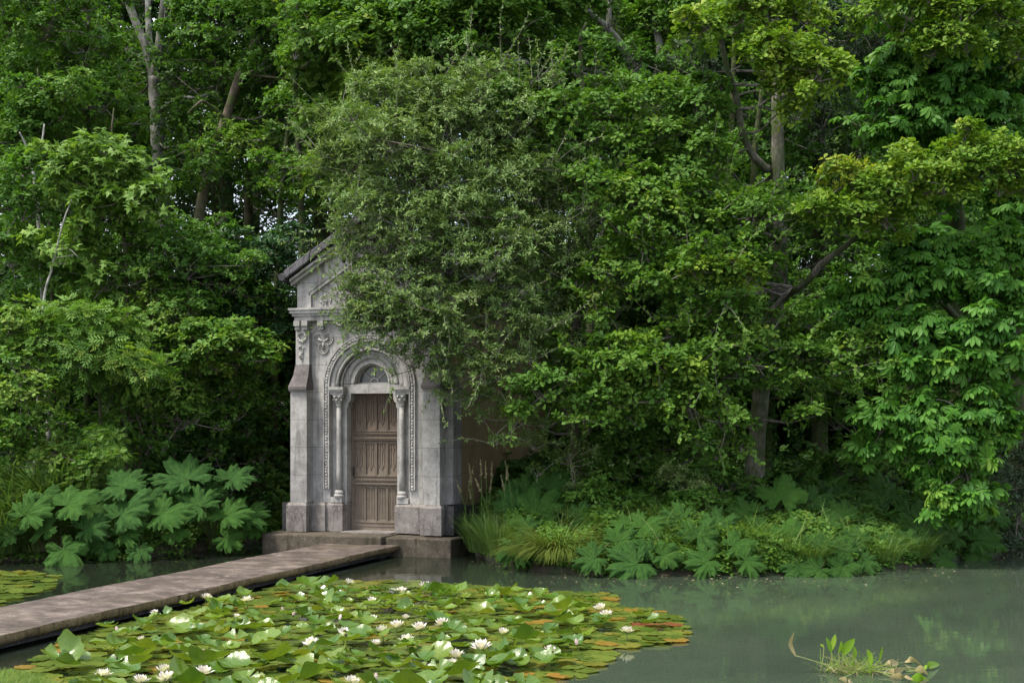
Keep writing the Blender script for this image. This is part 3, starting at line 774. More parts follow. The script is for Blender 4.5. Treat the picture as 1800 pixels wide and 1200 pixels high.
TP['pinnate'] = join([place(_pl, R(a) * sg, .36 * s, (x, 0, -.25 * x * x)) for x, a, s in ((.25, 62, .8), (.42, 58, 1), (.58, 55, 1.), (.74, 50, .95)) for sg in (1, -1)] + [place(_pl, 0, .34, (.8, 0, -.16))])
_mp = [(0.02, .0)]
def maple_outline():
    P = []
    for a, r in ((-150, .18), (-118, .45), (-95, .28), (-62, .78), (-42, .42), (-22, .55), (0, 1.0), (22, .55), (42, .42), (62, .78), (95, .28), (118, .45), (150, .18)):
        P.append((.12 + r * .88 * math.cos(R(a)), r * .8 * math.sin(R(a)), -.16 * r * r + .03 * abs(math.sin(R(a)))))
    V = np.array([(0.12, 0, .03)] + P); return V, [(0, i, i + 1) for i in range(1, len(P))]
TP['maple'] = maple_outline()
_tp = TP['diamond']
def fern_tpl(n=15):
    parts = []
    for i in range(n):
        x = .08 + .9 * i / n; w = .30 * (1 - (i / n)) ** .8 * (0.55 + .45 * min(1, i / 3))
        for sg in (1, -1):
            v, f = TP['lance']; v = v.copy(); v[:, 1] *= 1.5
            parts.append(place((v, f), sg * R(72), max(w, .03), (x, 0, .25 * x - .75 * x * x * .7), pitch=R(-12)))
    n_ = 8; xs_ = np.linspace(0, 1, n_); V_ = np.array([(x, sg * .012 * (1.1 - x), .25 * x - .525 * x * x + .004) for x in xs_ for sg in (1, -1)]); parts.append((V_, [(2 * i, 2 * i + 1, 2 * i + 3, 2 * i + 2) for i in range(n_ - 1)]))
    return join(parts)
TP['fern'] = fern_tpl()
TPC = {}
for k_, (v_, f_) in TP.items():
    TPC[k_] = (v_, np.concatenate([np.array(q) for q in f_]), np.array([len(q) for q in f_]))

def scatter(mb, kind, P, D, N, S, rnd, mat=0, wthin=1.0):
    """Copies of a leaf at points P, pointing along D, facing N, of size S, all in one mesh."""
    v, idx, tot = TPC[kind]; m = len(P)
    if m == 0: return
    X = norm(D); Z = norm(N - (N * X).sum(-1, keepdims=True) * X); Y = np.cross(Z, X)
    S = np.asarray(S)[:, None, None]
    out = P[:, None] + S * (v[None, :, 0:1] * X[:, None] + wthin * v[None, :, 1:2] * Y[:, None] + v[None, :, 2:3] * Z[:, None])
    ii = (idx[None] + (np.arange(m) * len(v))[:, None]).ravel()
    mb.bulk(out.reshape(-1, 3), ii, np.tile(tot, m), np.repeat(rnd, len(v)), mat)

def rosettes(mb, kind, C, A, size, k, rnd, spread=1.0, mat=0, lift=0.35, jit=0.35):
    """k leaves round each shoot tip C whose axis is A."""
    m = len(C)
    A = norm(A)
    ref = norm(rng.normal(size=(m, 3))); U = norm(ref - (ref * A).sum(-1, keepdims=True) * A); Vv = np.cross(A, U)
    for j in range(k):
        th = 2 * np.pi * (j / k) + rng.uniform(-.5, .5, m); l = lift + rng.normal(0, .3, m)
        D = np.cos(th)[:, None] * U + np.sin(th)[:, None] * Vv + l[:, None] * A
        N = A + jit * rng.normal(size=(m, 3)) + [0, 0, .35]
        s = size * rng.uniform(.65, 1.2, m)
        P = C + norm(D) * (spread * size * rng.uniform(.0, .35, m))[:, None]
        scatter(mb, kind, P, D, N, s, np.clip(rnd + rng.normal(0, .13, m), 0, 1), mat)

def pad_points(c, rad, n, up=0.65, shell=0.55):
    """Shoot tips in a flattish cloud with ragged edge; returns points and outward axes."""
    d = norm(rng.normal(size=(n, 3)))
    flip = (d[:, 2] < 0) & (rng.random(n) < up); d[flip, 2] *= -1
    r = np.where(rng.random(n) < shell, rng.uniform(.75, 1.08, n), rng.uniform(.15, .9, n) ** .7)
    az = np.arctan2(d[:, 1], d[:, 0]); ph = rng.uniform(0, 6.28, 3)
    r = r * (1 + .16 * np.sin(3 * az + ph[0]) + .12 * np.sin(5 * az + ph[1]) + .10 * np.sin(9 * az + ph[2]) )
    loc = d * r[:, None] * np.asarray(rad)
    loc[:, 2] += rng.normal(0, .16) * loc[:, 0] + rng.normal(-.05, .16) * loc[:, 1] + .22 * rad[2] * np.sin(loc[:, 0] * 3.1 + ph[0])
    P = np.asarray(c) + loc
    A = norm(d / np.asarray(rad) * np.mean(rad)) * .7 + [0, 0, .75] + .35 * rng.normal(size=(n, 3))
    return P, A

LEAFK = {  # leaf shape, length, leaves per shoot, shoots per square metre of pad, lift
    'oak': ('oak', .115, 7, 85, .22), 'oak_young': ('oak', .11, 7, 85, .3), 'willow': ('lance', .085, 8, 140, .3),
    'chestnut': ('palm', .215, 2, 48, -.1), 'maple': ('maple', .15, 4, 46, .0), 'ash': ('pinnate', .30, 4, 32, .1),
    'hazel': ('oval', .095, 6, 95, .2), 'wood': ('oval', .12, 6, 62, .2), 'grey_leaf': ('lance', .09, 8, 90, .6), 'dark_leaf': ('diamond', .11, 7, 60, .2), 'round': ('round', .1, 6, 60, .2)}

def closest(pts, q):
    d = np.linalg.norm(pts[:, :3] - q, axis=1) + 1.6 * np.maximum(0, pts[:, 2] - q[2] + .1)
    return int(np.argmin(d))

def crown_mesh(kind, pads, wood=None, dens=1.0, lsize=1.0, twig=True, sprays=0, tone=0.0):
    mb = MB(); shape, L, k, per, lift = LEAFK[kind]; L *= lsize
    for c, rad, dn, *par in pads:
        area = math.pi * rad[0] * max(rad[1], .3) * (1 + 1.3 * rad[2] / max(rad[0], .3))
        n = max(6, int(area * per * dens * dn / (lsize ** 2)))
        P, A = pad_points(c, rad, n)
        base = np.clip(.38 + tone + rng.normal(0, .16), .05, .9)
        rosettes(mb, shape, P, A, L, k, np.clip(base + rng.normal(0, .14, n), 0, 1), lift=lift, spread=1.0 if kind != 'chestnut' else 1.5)
        if twig:
            c = np.asarray(c, float)
            start = c - np.array([0, 0, rad[2] * .4])
            if par:
                mb.tube(spline([par[0], (par[0] + start) / 2 + rng.normal(0, .05, 3), start], 3), np.linspace(.014, .006, 7), 4, mat=1, cap=False)
            elif wood is not None and len(wood):
                i = closest(wood, c); a = wood[i, :3]; ra = wood[i, 3]
                dist = np.linalg.norm(c - a)
                if dist > .15:
                    q = np.array([a, a + (start - a) * .35 + [0, 0, -.05 * dist] + rng.normal(0, .06 * dist, 3), a + (start - a) * .7 + rng.normal(0, .06 * dist, 3), start])
                    r0 = min(ra * .5, .008 + .010 * dist + .006 * rad[0])
                    mb.tube(spline(q, 5), np.linspace(r0, max(.006, r0 * .3), 16), 5, mat=1)
            for j in rng.choice(n, min(n, int(5 + 7 * rad[0])), replace=False):
                e = P[j]; m_ = (start + e) / 2 + rng.normal(0, .08, 3) * np.linalg.norm(e - start)
                mb.tube(spline([start, m_, e], 3), np.linspace(.011, .004, 7), 3, mat=1, cap=False)
    if sprays:                                          # long loose shoots that break the outline
        mid = np.mean([np.asarray(p[0]) for p in pads], 0)
        for j in range(sprays):
            c, rad, dn, *par = pads[rng.integers(0, len(pads))]; c = np.asarray(c); rad = np.asarray(rad)
            d = norm(norm(c - mid) * [.8, .4, .5] + [0, -.25, .35] + .6 * rng.normal(size=3)); s0 = c + d * rad * .6; ln = rng.uniform(.45, 1.1)
            e = s0 + d * ln + [0, 0, rng.uniform(-.08, .25)]
            pa = spline([s0, (s0 + e) / 2 + rng.normal(0, .05, 3) + [0, 0, .06], e], 5); mb.tube(pa, np.linspace(.007, .003, len(pa)), 3, mat=1, cap=False)
            q = 24; f = rng.uniform(.25, 1, q) * (len(pa) - 1.001); i0 = f.astype(int); P = pa[i0] * (1 - (f - i0))[:, None] + pa[i0 + 1] * (f - i0)[:, None]
            D = d * .7 + .75 * rng.normal(size=(q, 3)); scatter(mb, shape, P, D, np.tile([0, -.2, 1.], (q, 1)) + .5 * rng.normal(size=(q, 3)), L * rng.uniform(.6, 1.1, q), np.clip(rng.normal(.5 + tone, .18, q), 0, 1))
    return mb

def px_pads(lst, dy=0.35, f=1.0, full=False):
    """(px, py, distance, width px, height px[, density]) -> centre, radii in metres."""
    out = []
    for t in lst:
        px, py, Y, w, h = t[:5]; h = h * 1.1
        if py < -45 and Y < 34 and not full: continue
        dn = t[5] if len(t) > 5 else 1.0
        Y = Y + rng.uniform(-dy, dy); s = Y / FPX
        if w > 80:                                   # small outliers roughen the outline
            for _ in range(3):
                a_ = rng.uniform(0, 6.28); q_ = rng.uniform(.2, .42)
                out.append((W(px + w * .56 * math.cos(a_), py + h * .66 * math.sin(a_), Y + rng.uniform(-.4, .2)), (w * s / 2 * q_, w * s / 2 * q_ * .8, h * s / 2 * q_ * 1.2), dn, W(px, py, Y)))
        out.append((W(px, py, Y), (w * s / 2 * f, max(.3, min(1.6, w * s / 2 * .8)) * f, h * s / 2 * f * rng.uniform(.85, 1.2)), dn))
    return out

def rand_pads(x0, x1, y0, y1, Y0, Y1, n, w, h, dn=1.0):
    return px_pads([(rng.uniform(x0, x1), rng.uniform(y0, y1), rng.uniform(Y0, Y1), rng.uniform(*w), rng.uniform(*h), dn) for _ in range(n)], 0)

def path3(p, ground=True):
    """[(px, py, Y, radius)] -> world rows (x, y, z, r); the first is set on the ground."""
    r = np.array([list(W(a, b_, c)) + [d] for a, b_, c, d in p])
    if ground: r[0, 2] = gz(r[0, 0], r[0, 1]) - 0.12
    return r

def make_tree(name, label, trunk, limbs, pads, kind, bark='bark', cat='tree', group=None, dens=1.0, lsize=1.0, parts=('trunk', 'branch', 'crown'), twigm='twig', ivy=None, lump=.04, tone=0.0, limb_bark=None, sprays=0):
    tr = spline(path3(trunk), 7)
    root = empty(name, (tr[0, 0], tr[0, 1], gz(tr[0, 0], tr[0, 1])), 0, label, cat, group)
    off = np.array(root.location)
    t = tr.copy()
    fl = np.linspace(0, 1, len(t)); t[:, 3] *= 1 + .55 * np.exp(-fl * 22)
    mb = MB(); mb.tube(t[:, :3], t[:, 3], 12, lump=lump)
    tko = mb.build(parts[0], M[bark], root, True, off)
    wood = [tr]
    for l in limbs:
        lp = spline(path3(l, False), 6); wood.append(lp)
        mb = MB(); mb.tube(lp[:, :3], lp[:, 3], 8, lump=lump)
        mb.build(parts[1], M[limb_bark or bark], root, True, off)
    wood = np.vstack(wood)
    if pads:
        mb = crown_mesh(kind, pads, wood, dens, lsize, tone=tone, sprays=sprays)
        mb.build(parts[2], [M[kind], M[twigm]], root, False, off)
    if ivy:
        z0, z1, n = ivy; sel = tr[(tr[:, 2] > z0) & (tr[:, 2] < z1)]
        if len(sel) > 1:
            i = rng.integers(0, len(sel) - 1, n); f = rng.random(n)[:, None]
            C = sel[i, :3] * (1 - f) + sel[i + 1, :3] * f; th = rng.uniform(0, 6.28, n)
            e = np.stack([np.cos(th), np.sin(th), np.zeros(n)], -1)
            P = C + e * (sel[i, 3] + rng.uniform(.0, .09, n))[:, None]
            mb = MB(); D = np.cross(e, [0, 0, 1.]) * rng.normal(size=(n, 1)) + [0, 0, -.6]
            scatter(mb, 'round', P, D, e + .4 * rng.normal(size=(n, 3)) + [0, 0, .3], rng.uniform(.06, .11, n), rng.random(n))
            mb.build('ivy', M['wood'], root, False, off)
    return root
# ------------------------------------------------------------------ trees, left of the chapel
make_tree('grey_barked_tree', 'tall grey-barked forked tree with pale upper limbs, behind the left bank', 
  [(300, 830, 33, .19), (290, 450, 33, .17), (280, 300, 33, .165), (274, 190, 33, .16), (270, 135, 33, .14)],
  [[(270, 140, 33, .13), (257, 85, 33, .11), (226, 5, 33, .1), (190, -120, 33, .07), (170, -300, 33.5, .04)], [(271, 138, 33, .13), (283, 60, 32.8, .11), (290, -20, 32.6, .1), (300, -180, 32.5, .06), (310, -330, 32.5, .04)],
   [(272, 150, 33, .09), (262, 60, 33.4, .08), (258, -30, 33.6, .07), (240, -180, 33.6, .04)],
   [(232, 193, 32.5, .075), (190, 166, 32, .065), (140, 140, 31.5, .055), (95, 108, 31, .045), (50, 78, 30.6, .03), (10, 55, 30.3, .02)],
   [(282, 195, 33, .06), (315, 172, 32.5, .05), (345, 172, 32.2, .035), (380, 160, 32, .02)], [(330, 60, 32, .08), (345, 30, 32, .06), (390, 15, 32, .05), (440, 0, 32, .03)]],
  px_pads([(60, 60, 31, 260, 110), (110, 15, 31.5, 190, 100), (60, 140, 30.5, 200, 70), (140, 90, 31, 160, 50, .6), (370, 30, 32, 150, 90), (420, 30, 32.5, 180, 110), (390, 110, 32, 190, 80, .8), (180, 150, 34.5, 180, 90), (120, 230, 31, 200, 80), (60, -60, 32, 300, 120), (300, -80, 32, 400, 160), (200, -190, 33, 500, 170), (420, -100, 33, 260, 160), (340, 230, 32, 160, 90, .8)]),
  'hazel', 'bark_grey', group=None, lsize=1.05, sprays=120)
make_tree('leaning_tree', 'brown-trunked tree leaning right towards the top, just right of the grey forked tree',
  [(335, 830, 31, .15), (345, 440, 31, .13), (368, 300, 31, .12), (398, 205, 31, .11), (432, 105, 31, .10), (468, 45, 31, .08), (510, -80, 31, .06)],
  [[(398, 210, 31, .05), (360, 180, 30.5, .04), (345, 185, 30, .03), (330, 200, 30, .02)], [(425, 130, 31, .05), (470, 135, 30.5, .03), (510, 140, 30.4, .02)]],
  px_pads([(480, 40, 31, 190, 90), (540, 90, 31, 170, 90), (480, 130, 31.5, 160, 60, .8), (560, 20, 31.5, 180, 90), (500, -60, 31, 240, 120), (420, 250, 30.5, 120, 70, .7), (360, 300, 30, 110, 60, .8), (500, 210, 32, 160, 60, .7)]), 'hazel', 'bark', ivy=(1, 7, 500), sprays=50)
make_tree('slender_tree', 'slender straight brown-trunked tree left of the chapel gable',
  [(440, 830, 36, .14), (437, 400, 36, .125), (438, 320, 36, .12), (450, 245, 36, .1), (475, 150, 36, .09), (490, 0, 36, .07), (500, -150, 36, .04)], [],
  px_pads([(480, 150, 36.5, 170, 70, .6), (430, 200, 36.5, 130, 70, .6), (520, 0, 36, 260, 120), (540, 250, 36, 120, 70, .4), (470, -120, 36, 300, 140)]), 'wood', 'bark')
make_tree('thin_tree', 'thin mossy-trunked tree close to the left eave of the chapel',
  [(478, 830, 30, .075), (488, 480, 30, .07), (496, 330, 30, .065), (506, 230, 30, .055), (522, 110, 30, .04), (530, 20, 30, .03)],
  [[(503, 270, 30, .03), (520, 250, 29.8, .025), (535, 225, 29.6, .015)]],
  px_pads([(540, 190, 30, 150, 70, .7), (540, 320, 30, 120, 60, .6), (470, 300, 31, 110, 60, .5), (560, 120, 30, 150, 90, .9)]), 'hazel', 'bark_dark')
make_tree('ivy_clad_tree', 'dark ivy-clad trunk standing directly left of the chapel wall',
  [(455, 850, 27.5, .13), (450, 600, 27.5, .12), (449, 500, 27.5, .1), (446, 440, 27.5, .05)], [],
  px_pads([(430, 480, 27, 170, 50), (470, 520, 27, 110, 50), (395, 515, 27, 130, 50), (450, 440, 27.2, 120, 40), (500, 430, 28, 80, 60, .8), (430, 560, 27, 130, 40)]), 'dark_leaf', 'bark_dark', ivy=(1, 5.2, 800))
for k_, (x_, yy_, lab) in enumerate(((560, 35, 'ivy-covered dark trunk rising behind the left slope of the chapel roof'), (395, 34, 'dark mossy trunk deep in the shade between the leaning and the slender trees'), (130, 36, 'dark trunk deep in the left woods behind the bare saplings'))):
    make_tree('shaded_tree', lab, [(x_, 830, yy_, .2), (x_ + 4, 400, yy_, .18), (x_ - 6, 150, yy_, .15), (x_ + 20, -150, yy_, .1)], [],
      rand_pads(x_ - 110, x_ + 110, -250, 330, yy_ - .6, yy_ + 2, 12, (150, 260), (70, 120), .3 if x_ > 300 else .55), 'wood', 'bark_dark', ivy=(1, 10, 1600))
# bare and young stems in front of them
make_tree('forked_sapling', 'bare-stemmed sapling with a V-shaped fork, far left', [(90, 815, 27, .05), (72, 460, 27, .042), (62, 330, 27, .036), (54, 280, 27, .03)],
  [[(54, 282, 27, .024), (45, 255, 26.9, .02), (34, 232, 26.8, .014)], [(55, 280, 27, .026), (72, 255, 27.1, .022), (78, 218, 27.1, .016)]],
  px_pads([(40, 360, 26.5, 130, 110), (20, 450, 26.5, 120, 110), (100, 470, 27, 120, 70), (30, 300, 27.5, 140, 70, .6)]), 'hazel', 'pale_twig', lsize=1.1)
make_tree('straight_sapling', 'straight thin brown sapling between the V-forked sapling and the light maple', [(98, 815, 28, .045), (90, 450, 28, .036), (80, 320, 28, .032), (70, 190, 28, .024), (66, 120, 28, .014)],
  [[(76, 240, 28, .016), (110, 205, 27.8, .01)]], px_pads([(60, 200, 28, 160, 80), (110, 170, 28, 150, 60, .8), (30, 250, 28, 140, 70)]), 'hazel', 'bark')
make_tree('dead_sapling', 'pale bare dead sapling leaning right with a few twigs, at the left edge', [(58, 700, 25, .028), (74, 560, 25, .024), (92, 470, 25, .02), (110, 395, 25, .014), (126, 350, 25, .008)],
  [[(97, 445, 25, .009), (118, 436, 24.9, .006), (138, 452, 24.8, .004)], [(99, 453, 25, .008), (130, 448, 24.9, .004)], [(94, 466, 25, .007), (116, 462, 24.9, .004)]], [], 'hazel', 'pale_twig')
make_tree('young_maple', 'young maple with broad light green leaves spread in flat layers, upper left', [(222, 830, 26, .05), (222, 480, 26, .04), (212, 400, 26, .034), (205, 360, 26, .026), (196, 250, 26, .02), (200, 190, 26, .012)],
  [[(212, 400, 26, .02), (240, 370, 25.6, .014), (270, 340, 25.3, .009)]],
  px_pads([(150, 280, 25.5, 150, 60), (190, 310, 25.3, 170, 60), (230, 350, 25.2, 140, 60), (120, 310, 25.6, 110, 60), (260, 335, 25.3, 110, 50), (175, 375, 25.5, 130, 60), (200, 250, 26, 60, 25), (120, 440, 25.6, 140, 60), (190, 500, 25.6, 140, 50, .8)]), 'maple', 'bark', lsize=1.0)
make_tree('young_ash', 'young ash with feathery light green leaves drooping over the left bank', [(180, 840, 25, .035), (175, 700, 25, .03), (165, 620, 25, .024), (160, 560, 25, .015)],
  [[(165, 640, 25, .015), (200, 620, 24.7, .012), (230, 610, 24.5, .008)]],
  px_pads([(140, 570, 24.6, 150, 60), (170, 610, 24.4, 180, 70), (210, 630, 24.4, 130, 60), (110, 600, 24.8, 110, 60), (150, 640, 24.6, 130, 50), (200, 585, 24.7, 120, 40)]), 'ash', 'bark')
make_tree('field_maple', 'small tree with a flat bright green tier of leaves, left of the chapel pier', [(305, 850, 26, .04), (308, 700, 26, .034), (312, 620, 26, .025), (330, 580, 26, .015)],
  [[(310, 640, 26, .018), (360, 610, 25.6, .014), (420, 605, 25.3, .01), (460, 620, 25.2, .006)]],
  px_pads([(380, 592, 25.4, 150, 46), (420, 605, 25.2, 120, 44), (340, 605, 25.4, 110, 44), (460, 625, 25.2, 70, 40), (370, 620, 25.3, 150, 40), (300, 690, 25.3, 90, 60), (330, 680, 25.4, 60, 30)]), 'hazel', 'bark', lsize=1.15, tone=.3)
make_tree('hazel_bush', 'multi-stemmed bush with pale glossy leaves between the ash and the flat-tiered tree', [(245, 840, 26, .03), (250, 700, 26, .026), (262, 560, 26, .02), (275, 480, 26, .012)],
  [[(255, 830, 26, .025), (275, 700, 26.1, .02), (290, 560, 26, .012)], [(240, 830, 26, .022), (215, 720, 25.9, .018), (200, 650, 25.9, .01)]],
  px_pads([(290, 560, 25.6, 140, 90), (270, 620, 25.6, 120, 90), (330, 550, 25.8, 120, 60), (200, 690, 25.3, 140, 80), (240, 720, 25.4, 130, 90), (330, 470, 26, 200, 80), (260, 500, 26, 170, 70), (400, 500, 26.3, 160, 50), (270, 430, 26.3, 180, 70), (160, 460, 26.4, 160, 70), (330, 420, 26.5, 150, 50), (320, 740, 25.6, 130, 70, .7), (400, 730, 25.8, 130, 80, .8), (390, 690, 26, 150, 70, .8)]), 'hazel', 'bark', dens=.62, lsize=.85, twigm='twig', tone=.05)
make_tree('bank_shrub', 'bright green leafy shrub cut by the left edge of the picture', [(20, 850, 24, .03), (25, 740, 24, .025), (30, 660, 24, .015)], [],
  px_pads([(25, 640, 23.8, 120, 70), (35, 690, 23.7, 120, 80), (10, 730, 23.7, 100, 70), (60, 740, 23.9, 100, 50), (20, 570, 24.2, 90, 60), (70, 670, 24.2, 90, 60), (-60, 660, 23.9, 150, 160), (30, 800, 23.9, 130, 70), (90, 800, 24.1, 110, 60, .8)]), 'hazel', 'bark', cat='shrub', parts=('stem', 'branch', 'foliage'), lsize=1.1, tone=.25)
make_tree('elder_shrub', 'yellow-green elder shrub directly behind the middle of the left giant leaves', [(160, 870, 24, .025), (155, 810, 24, .02), (150, 770, 24, .012)], [],
  px_pads([(150, 770, 23.9, 90, 40), (180, 785, 23.8, 70, 40), (130, 800, 23.8, 80, 40), (160, 820, 23.7, 110, 40), (200, 810, 23.8, 60, 40), (150, 850, 23.6, 90, 40)]), 'ash', 'bark', cat='shrub', parts=('stem', 'branch', 'foliage'), lsize=.6, tone=.05, dens=.75)
make_tree('dark_shrub', 'dark loose shrub in the shade just left of the chapel plinth', [(400, 880, 26.5, .03), (410, 800, 26.5, .025), (420, 740, 26.5, .012)], [],
  px_pads([(430, 760, 26.4, 110, 70, .7), (380, 790, 26.4, 120, 70, .7), (460, 800, 26.8, 70, 60, .7), (450, 690, 26.8, 70, 60, .5), (410, 850, 26, 120, 50, .7), (460, 880, 26.6, 60, 40, .7), (300, 800, 26.5, 140, 60, .7), (230, 830, 26.3, 140, 60, .7)]), 'wood', 'bark_dark', cat='shrub', parts=('stem', 'branch', 'foliage'))
for lab, x_ in (('second thin dark stem from the left under the trees, left of the chapel', 275), ('leftmost thin dark stem in the shade under the left trees', 235), ('middle thin dark stem of those in the shade left of the chapel', 292), ('fourth thin dark stem from the left in the shade left of the chapel', 330), ('thin dark stem in the shade nearest the chapel wall', 415)):
    o_ = make_tree('thin_pole', lab, [(x_, 835, 28.5, .028), (x_ + rng.uniform(-6, 6), 720, 28.5, .024), (x_ + rng.uniform(-12, 12), 560, 28.5, .018)], [], [], 'wood', 'bark', cat='sapling', group='sapling stems in the shade on the left')

# ------------------------------------------------------------------ the sallow leaning over the chapel
make_tree('sallow_tree', 'grey-green small-leaved tree leaning over the chapel roof and hiding its right half',
  [(1020, 900, 24.6, .11), (1010, 760, 24.4, .10), (1000, 640, 24.2, .09), (1022, 545, 24.0, .08)],
  [[(1010, 560, 24, .06), (960, 505, 23.6, .05), (905, 455, 23.2, .04), (840, 405, 22.9, .03), (770, 350, 22.7, .02)],
   [(1018, 545, 24, .05), (1005, 470, 23.8, .045), (960, 380, 23.6, .035), (900, 280, 23.4, .025), (850, 190, 23.3, .015)],
   [(1005, 620, 24.2, .05), (950, 590, 23.6, .04), (890, 590, 23.1, .03), (820, 560, 22.8, .02), (740, 530, 22.6, .012)],
   [(1022, 545, 24, .04), (1050, 470, 23.7, .03), (1000, 380, 23.2, .02)], [(1022, 545, 24, .03), (1006, 590, 23.7, .022), (1006, 640, 23.6, .012)]],
  px_pads([(760, 165, 23.4, 180, 60), (840, 180, 23.4, 170, 70), (690, 190, 23.3, 190, 80), (900, 240, 23.2, 180, 90), (790, 230, 23.2, 200, 90), (680, 270, 23.2, 190, 90), (620, 230, 23.4, 130, 80), (860, 310, 23, 190, 90), (760, 310, 23, 190, 90), (650, 340, 22.9, 170, 80), (940, 340, 23.2, 160, 90), (720, 390, 22.7, 190, 80), (830, 390, 22.7, 200, 90), (930, 420, 22.9, 170, 90), (650, 420, 22.6, 110, 60), (760, 460, 22.4, 170, 70), (860, 470, 22.4, 190, 80), (670, 470, 22.4, 110, 50), (640, 500, 22.4, 80, 40, .8), (710, 530, 22.3, 150, 60), (960, 480, 23, 150, 70, .9), (790, 540, 22.3, 150, 60), (880, 550, 22.4, 160, 80), (670, 555, 22.3, 90, 36, .8), (720, 590, 22.2, 120, 50), (690, 615, 22.2, 70, 30, .7), (800, 610, 22.4, 140, 60), (740, 620, 22.2, 60, 28, .8), (850, 660, 22.4, 110, 80), (930, 590, 22.6, 130, 60), (830, 700, 22.5, 90, 50), (900, 640, 22.5, 130, 70), (780, 650, 22.4, 60, 50, .8), (900, 740, 22.8, 100, 60, .8), (960, 700, 23, 110, 60, .8), (1000, 800, 23.4, 120, 80, .7), (940, 780, 23.1, 80, 50, .6), (620, 300, 23.2, 90, 70, .8), (590, 210, 23.5, 70, 60, .7), (580, 270, 23.4, 60, 50, .6), (610, 330, 23, 70, 60, .8), (970, 250, 23.5, 110, 70, .7), (990, 320, 23.6, 100, 70, .7), (700, 140, 23.6, 130, 50, .8), (880, 130, 23.7, 110, 50, .7), (1000, 430, 23.6, 120, 70, .7), (940, 180, 23.6, 130, 60, .8), (970, 380, 23.5, 120, 80, .8), (920, 290, 23.2, 150, 80), (1010, 560, 23.4, 110, 60, .7), (1030, 640, 23.6, 100, 60, .6), (690, 655, 22.2, 14, 24), (615, 400, 22.7, 80, 60), (605, 450, 22.6, 60, 50), (615, 520, 22.5, 70, 46, .8), (640, 560, 22.3, 90, 50), (610, 570, 22.4, 50, 30, .7), (700, 565, 22.2, 130, 50), (760, 580, 22.2, 110, 60), (690, 430, 22.5, 120, 60), (730, 500, 22.3, 130, 60), (660, 520, 22.4, 100, 50), (900, 510, 22.6, 140, 70), (960, 540, 23, 120, 70), (1000, 500, 23.4, 120, 70), (860, 520, 22.4, 120, 60), (640, 610, 22.2, 60, 26, .6), (720, 640, 22.2, 70, 24, .6), (690, 250, 22.8, 200, 80), (800, 370, 22.5, 180, 70)], .25, 1.0),
  'willow', 'bark', dens=.62, lump=.02, sprays=420)

# ------------------------------------------------------------------ the oak on the right bank
oak_pads = [(960, 690, 22.2, 150, 60), (1040, 690, 22.1, 170, 70), (1100, 705, 22.1, 110, 70), (1080, 640, 22.3, 190, 56), (1000, 625, 22.6, 110, 46), (1180, 650, 22.2, 190, 60), (1250, 645, 22.2, 130, 60), (1220, 720, 22.1, 130, 80), (1270, 735, 22, 90, 90), (1170, 590, 22.6, 170, 50), (1250, 590, 22.7, 130, 40),
  (1170, 490, 22.3, 110, 60), (1220, 470, 22.2, 130, 70), (1290, 475, 22.2, 130, 80), (1310, 465, 22.3, 100, 70), (1130, 430, 22.6, 100, 70), (1070, 480, 22.7, 110, 80), (1050, 520, 22.8, 90, 50), (1230, 400, 22.6, 130, 60), (1330, 380, 22.5, 130, 70), (1280, 350, 22.7, 130, 60), (1435, 372, 22.6, 100, 56), (1130, 360, 22.8, 150, 80), (1060, 330, 23, 150, 70), (1190, 310, 22.9, 160, 80), (1100, 270, 23.2, 160, 70), (1000, 240, 23.3, 130, 60), (950, 200, 23.5, 160, 70), (1040, 190, 23.5, 150, 60), (1130, 190, 23.5, 150, 70), (1170, 240, 23.3, 130, 60), (1230, 190, 23.4, 110, 70), (920, 280, 23.5, 110, 50), (1230, 250, 23.2, 110, 60),
  (1390, 620, 22.5, 140, 56), (1450, 625, 22.4, 110, 46), (1500, 610, 22.4, 90, 50), (1540, 600, 22.3, 50, 46), (1330, 640, 22.3, 110, 60), (1420, 725, 22.4, 80, 40), (1300, 560, 22.8, 110, 50), (1480, 650, 22.5, 70, 36)]
oak_young = [(1500, 320, 22.1, 130, 60), (1560, 340, 22, 140, 60), (1490, 370, 22.1, 120, 56), (1600, 310, 22, 120, 60), (1660, 330, 21.9, 110, 56), (1720, 300, 21.9, 130, 60), (1780, 280, 21.9, 110, 60), (1560, 390, 22, 90, 50), (1690, 260, 22, 100, 50), (1810, 330, 21.9, 100, 60), (1350, 30, 22.6, 90, 80), (1300, 20, 22.7, 100, 80), (1250, 50, 22.8, 90, 70), (1370, 110, 22.4, 90, 60), (1410, 100, 22.3, 100, 60), (1440, 130, 22.2, 90, 50), (1330, 90, 22.6, 80, 60), (1400, 160, 22.4, 90, 50), (1470, 110, 22.3, 60, 40), (1380, -60, 22.6, 200, 110), (1270, -70, 22.8, 200, 120), (1400, 200, 22.6, 70, 40), (1400, 20, 22.8, 90, 60), (1240, 470, 22.0, 70, 40), (1310, 490, 22.0, 80, 44), (1200, 640, 21.9, 80, 30), (1120, 600, 22.2, 80, 24), (1200, -180, 23, 400, 160), (1480, -160, 23, 300, 150)]
wood_oak = None
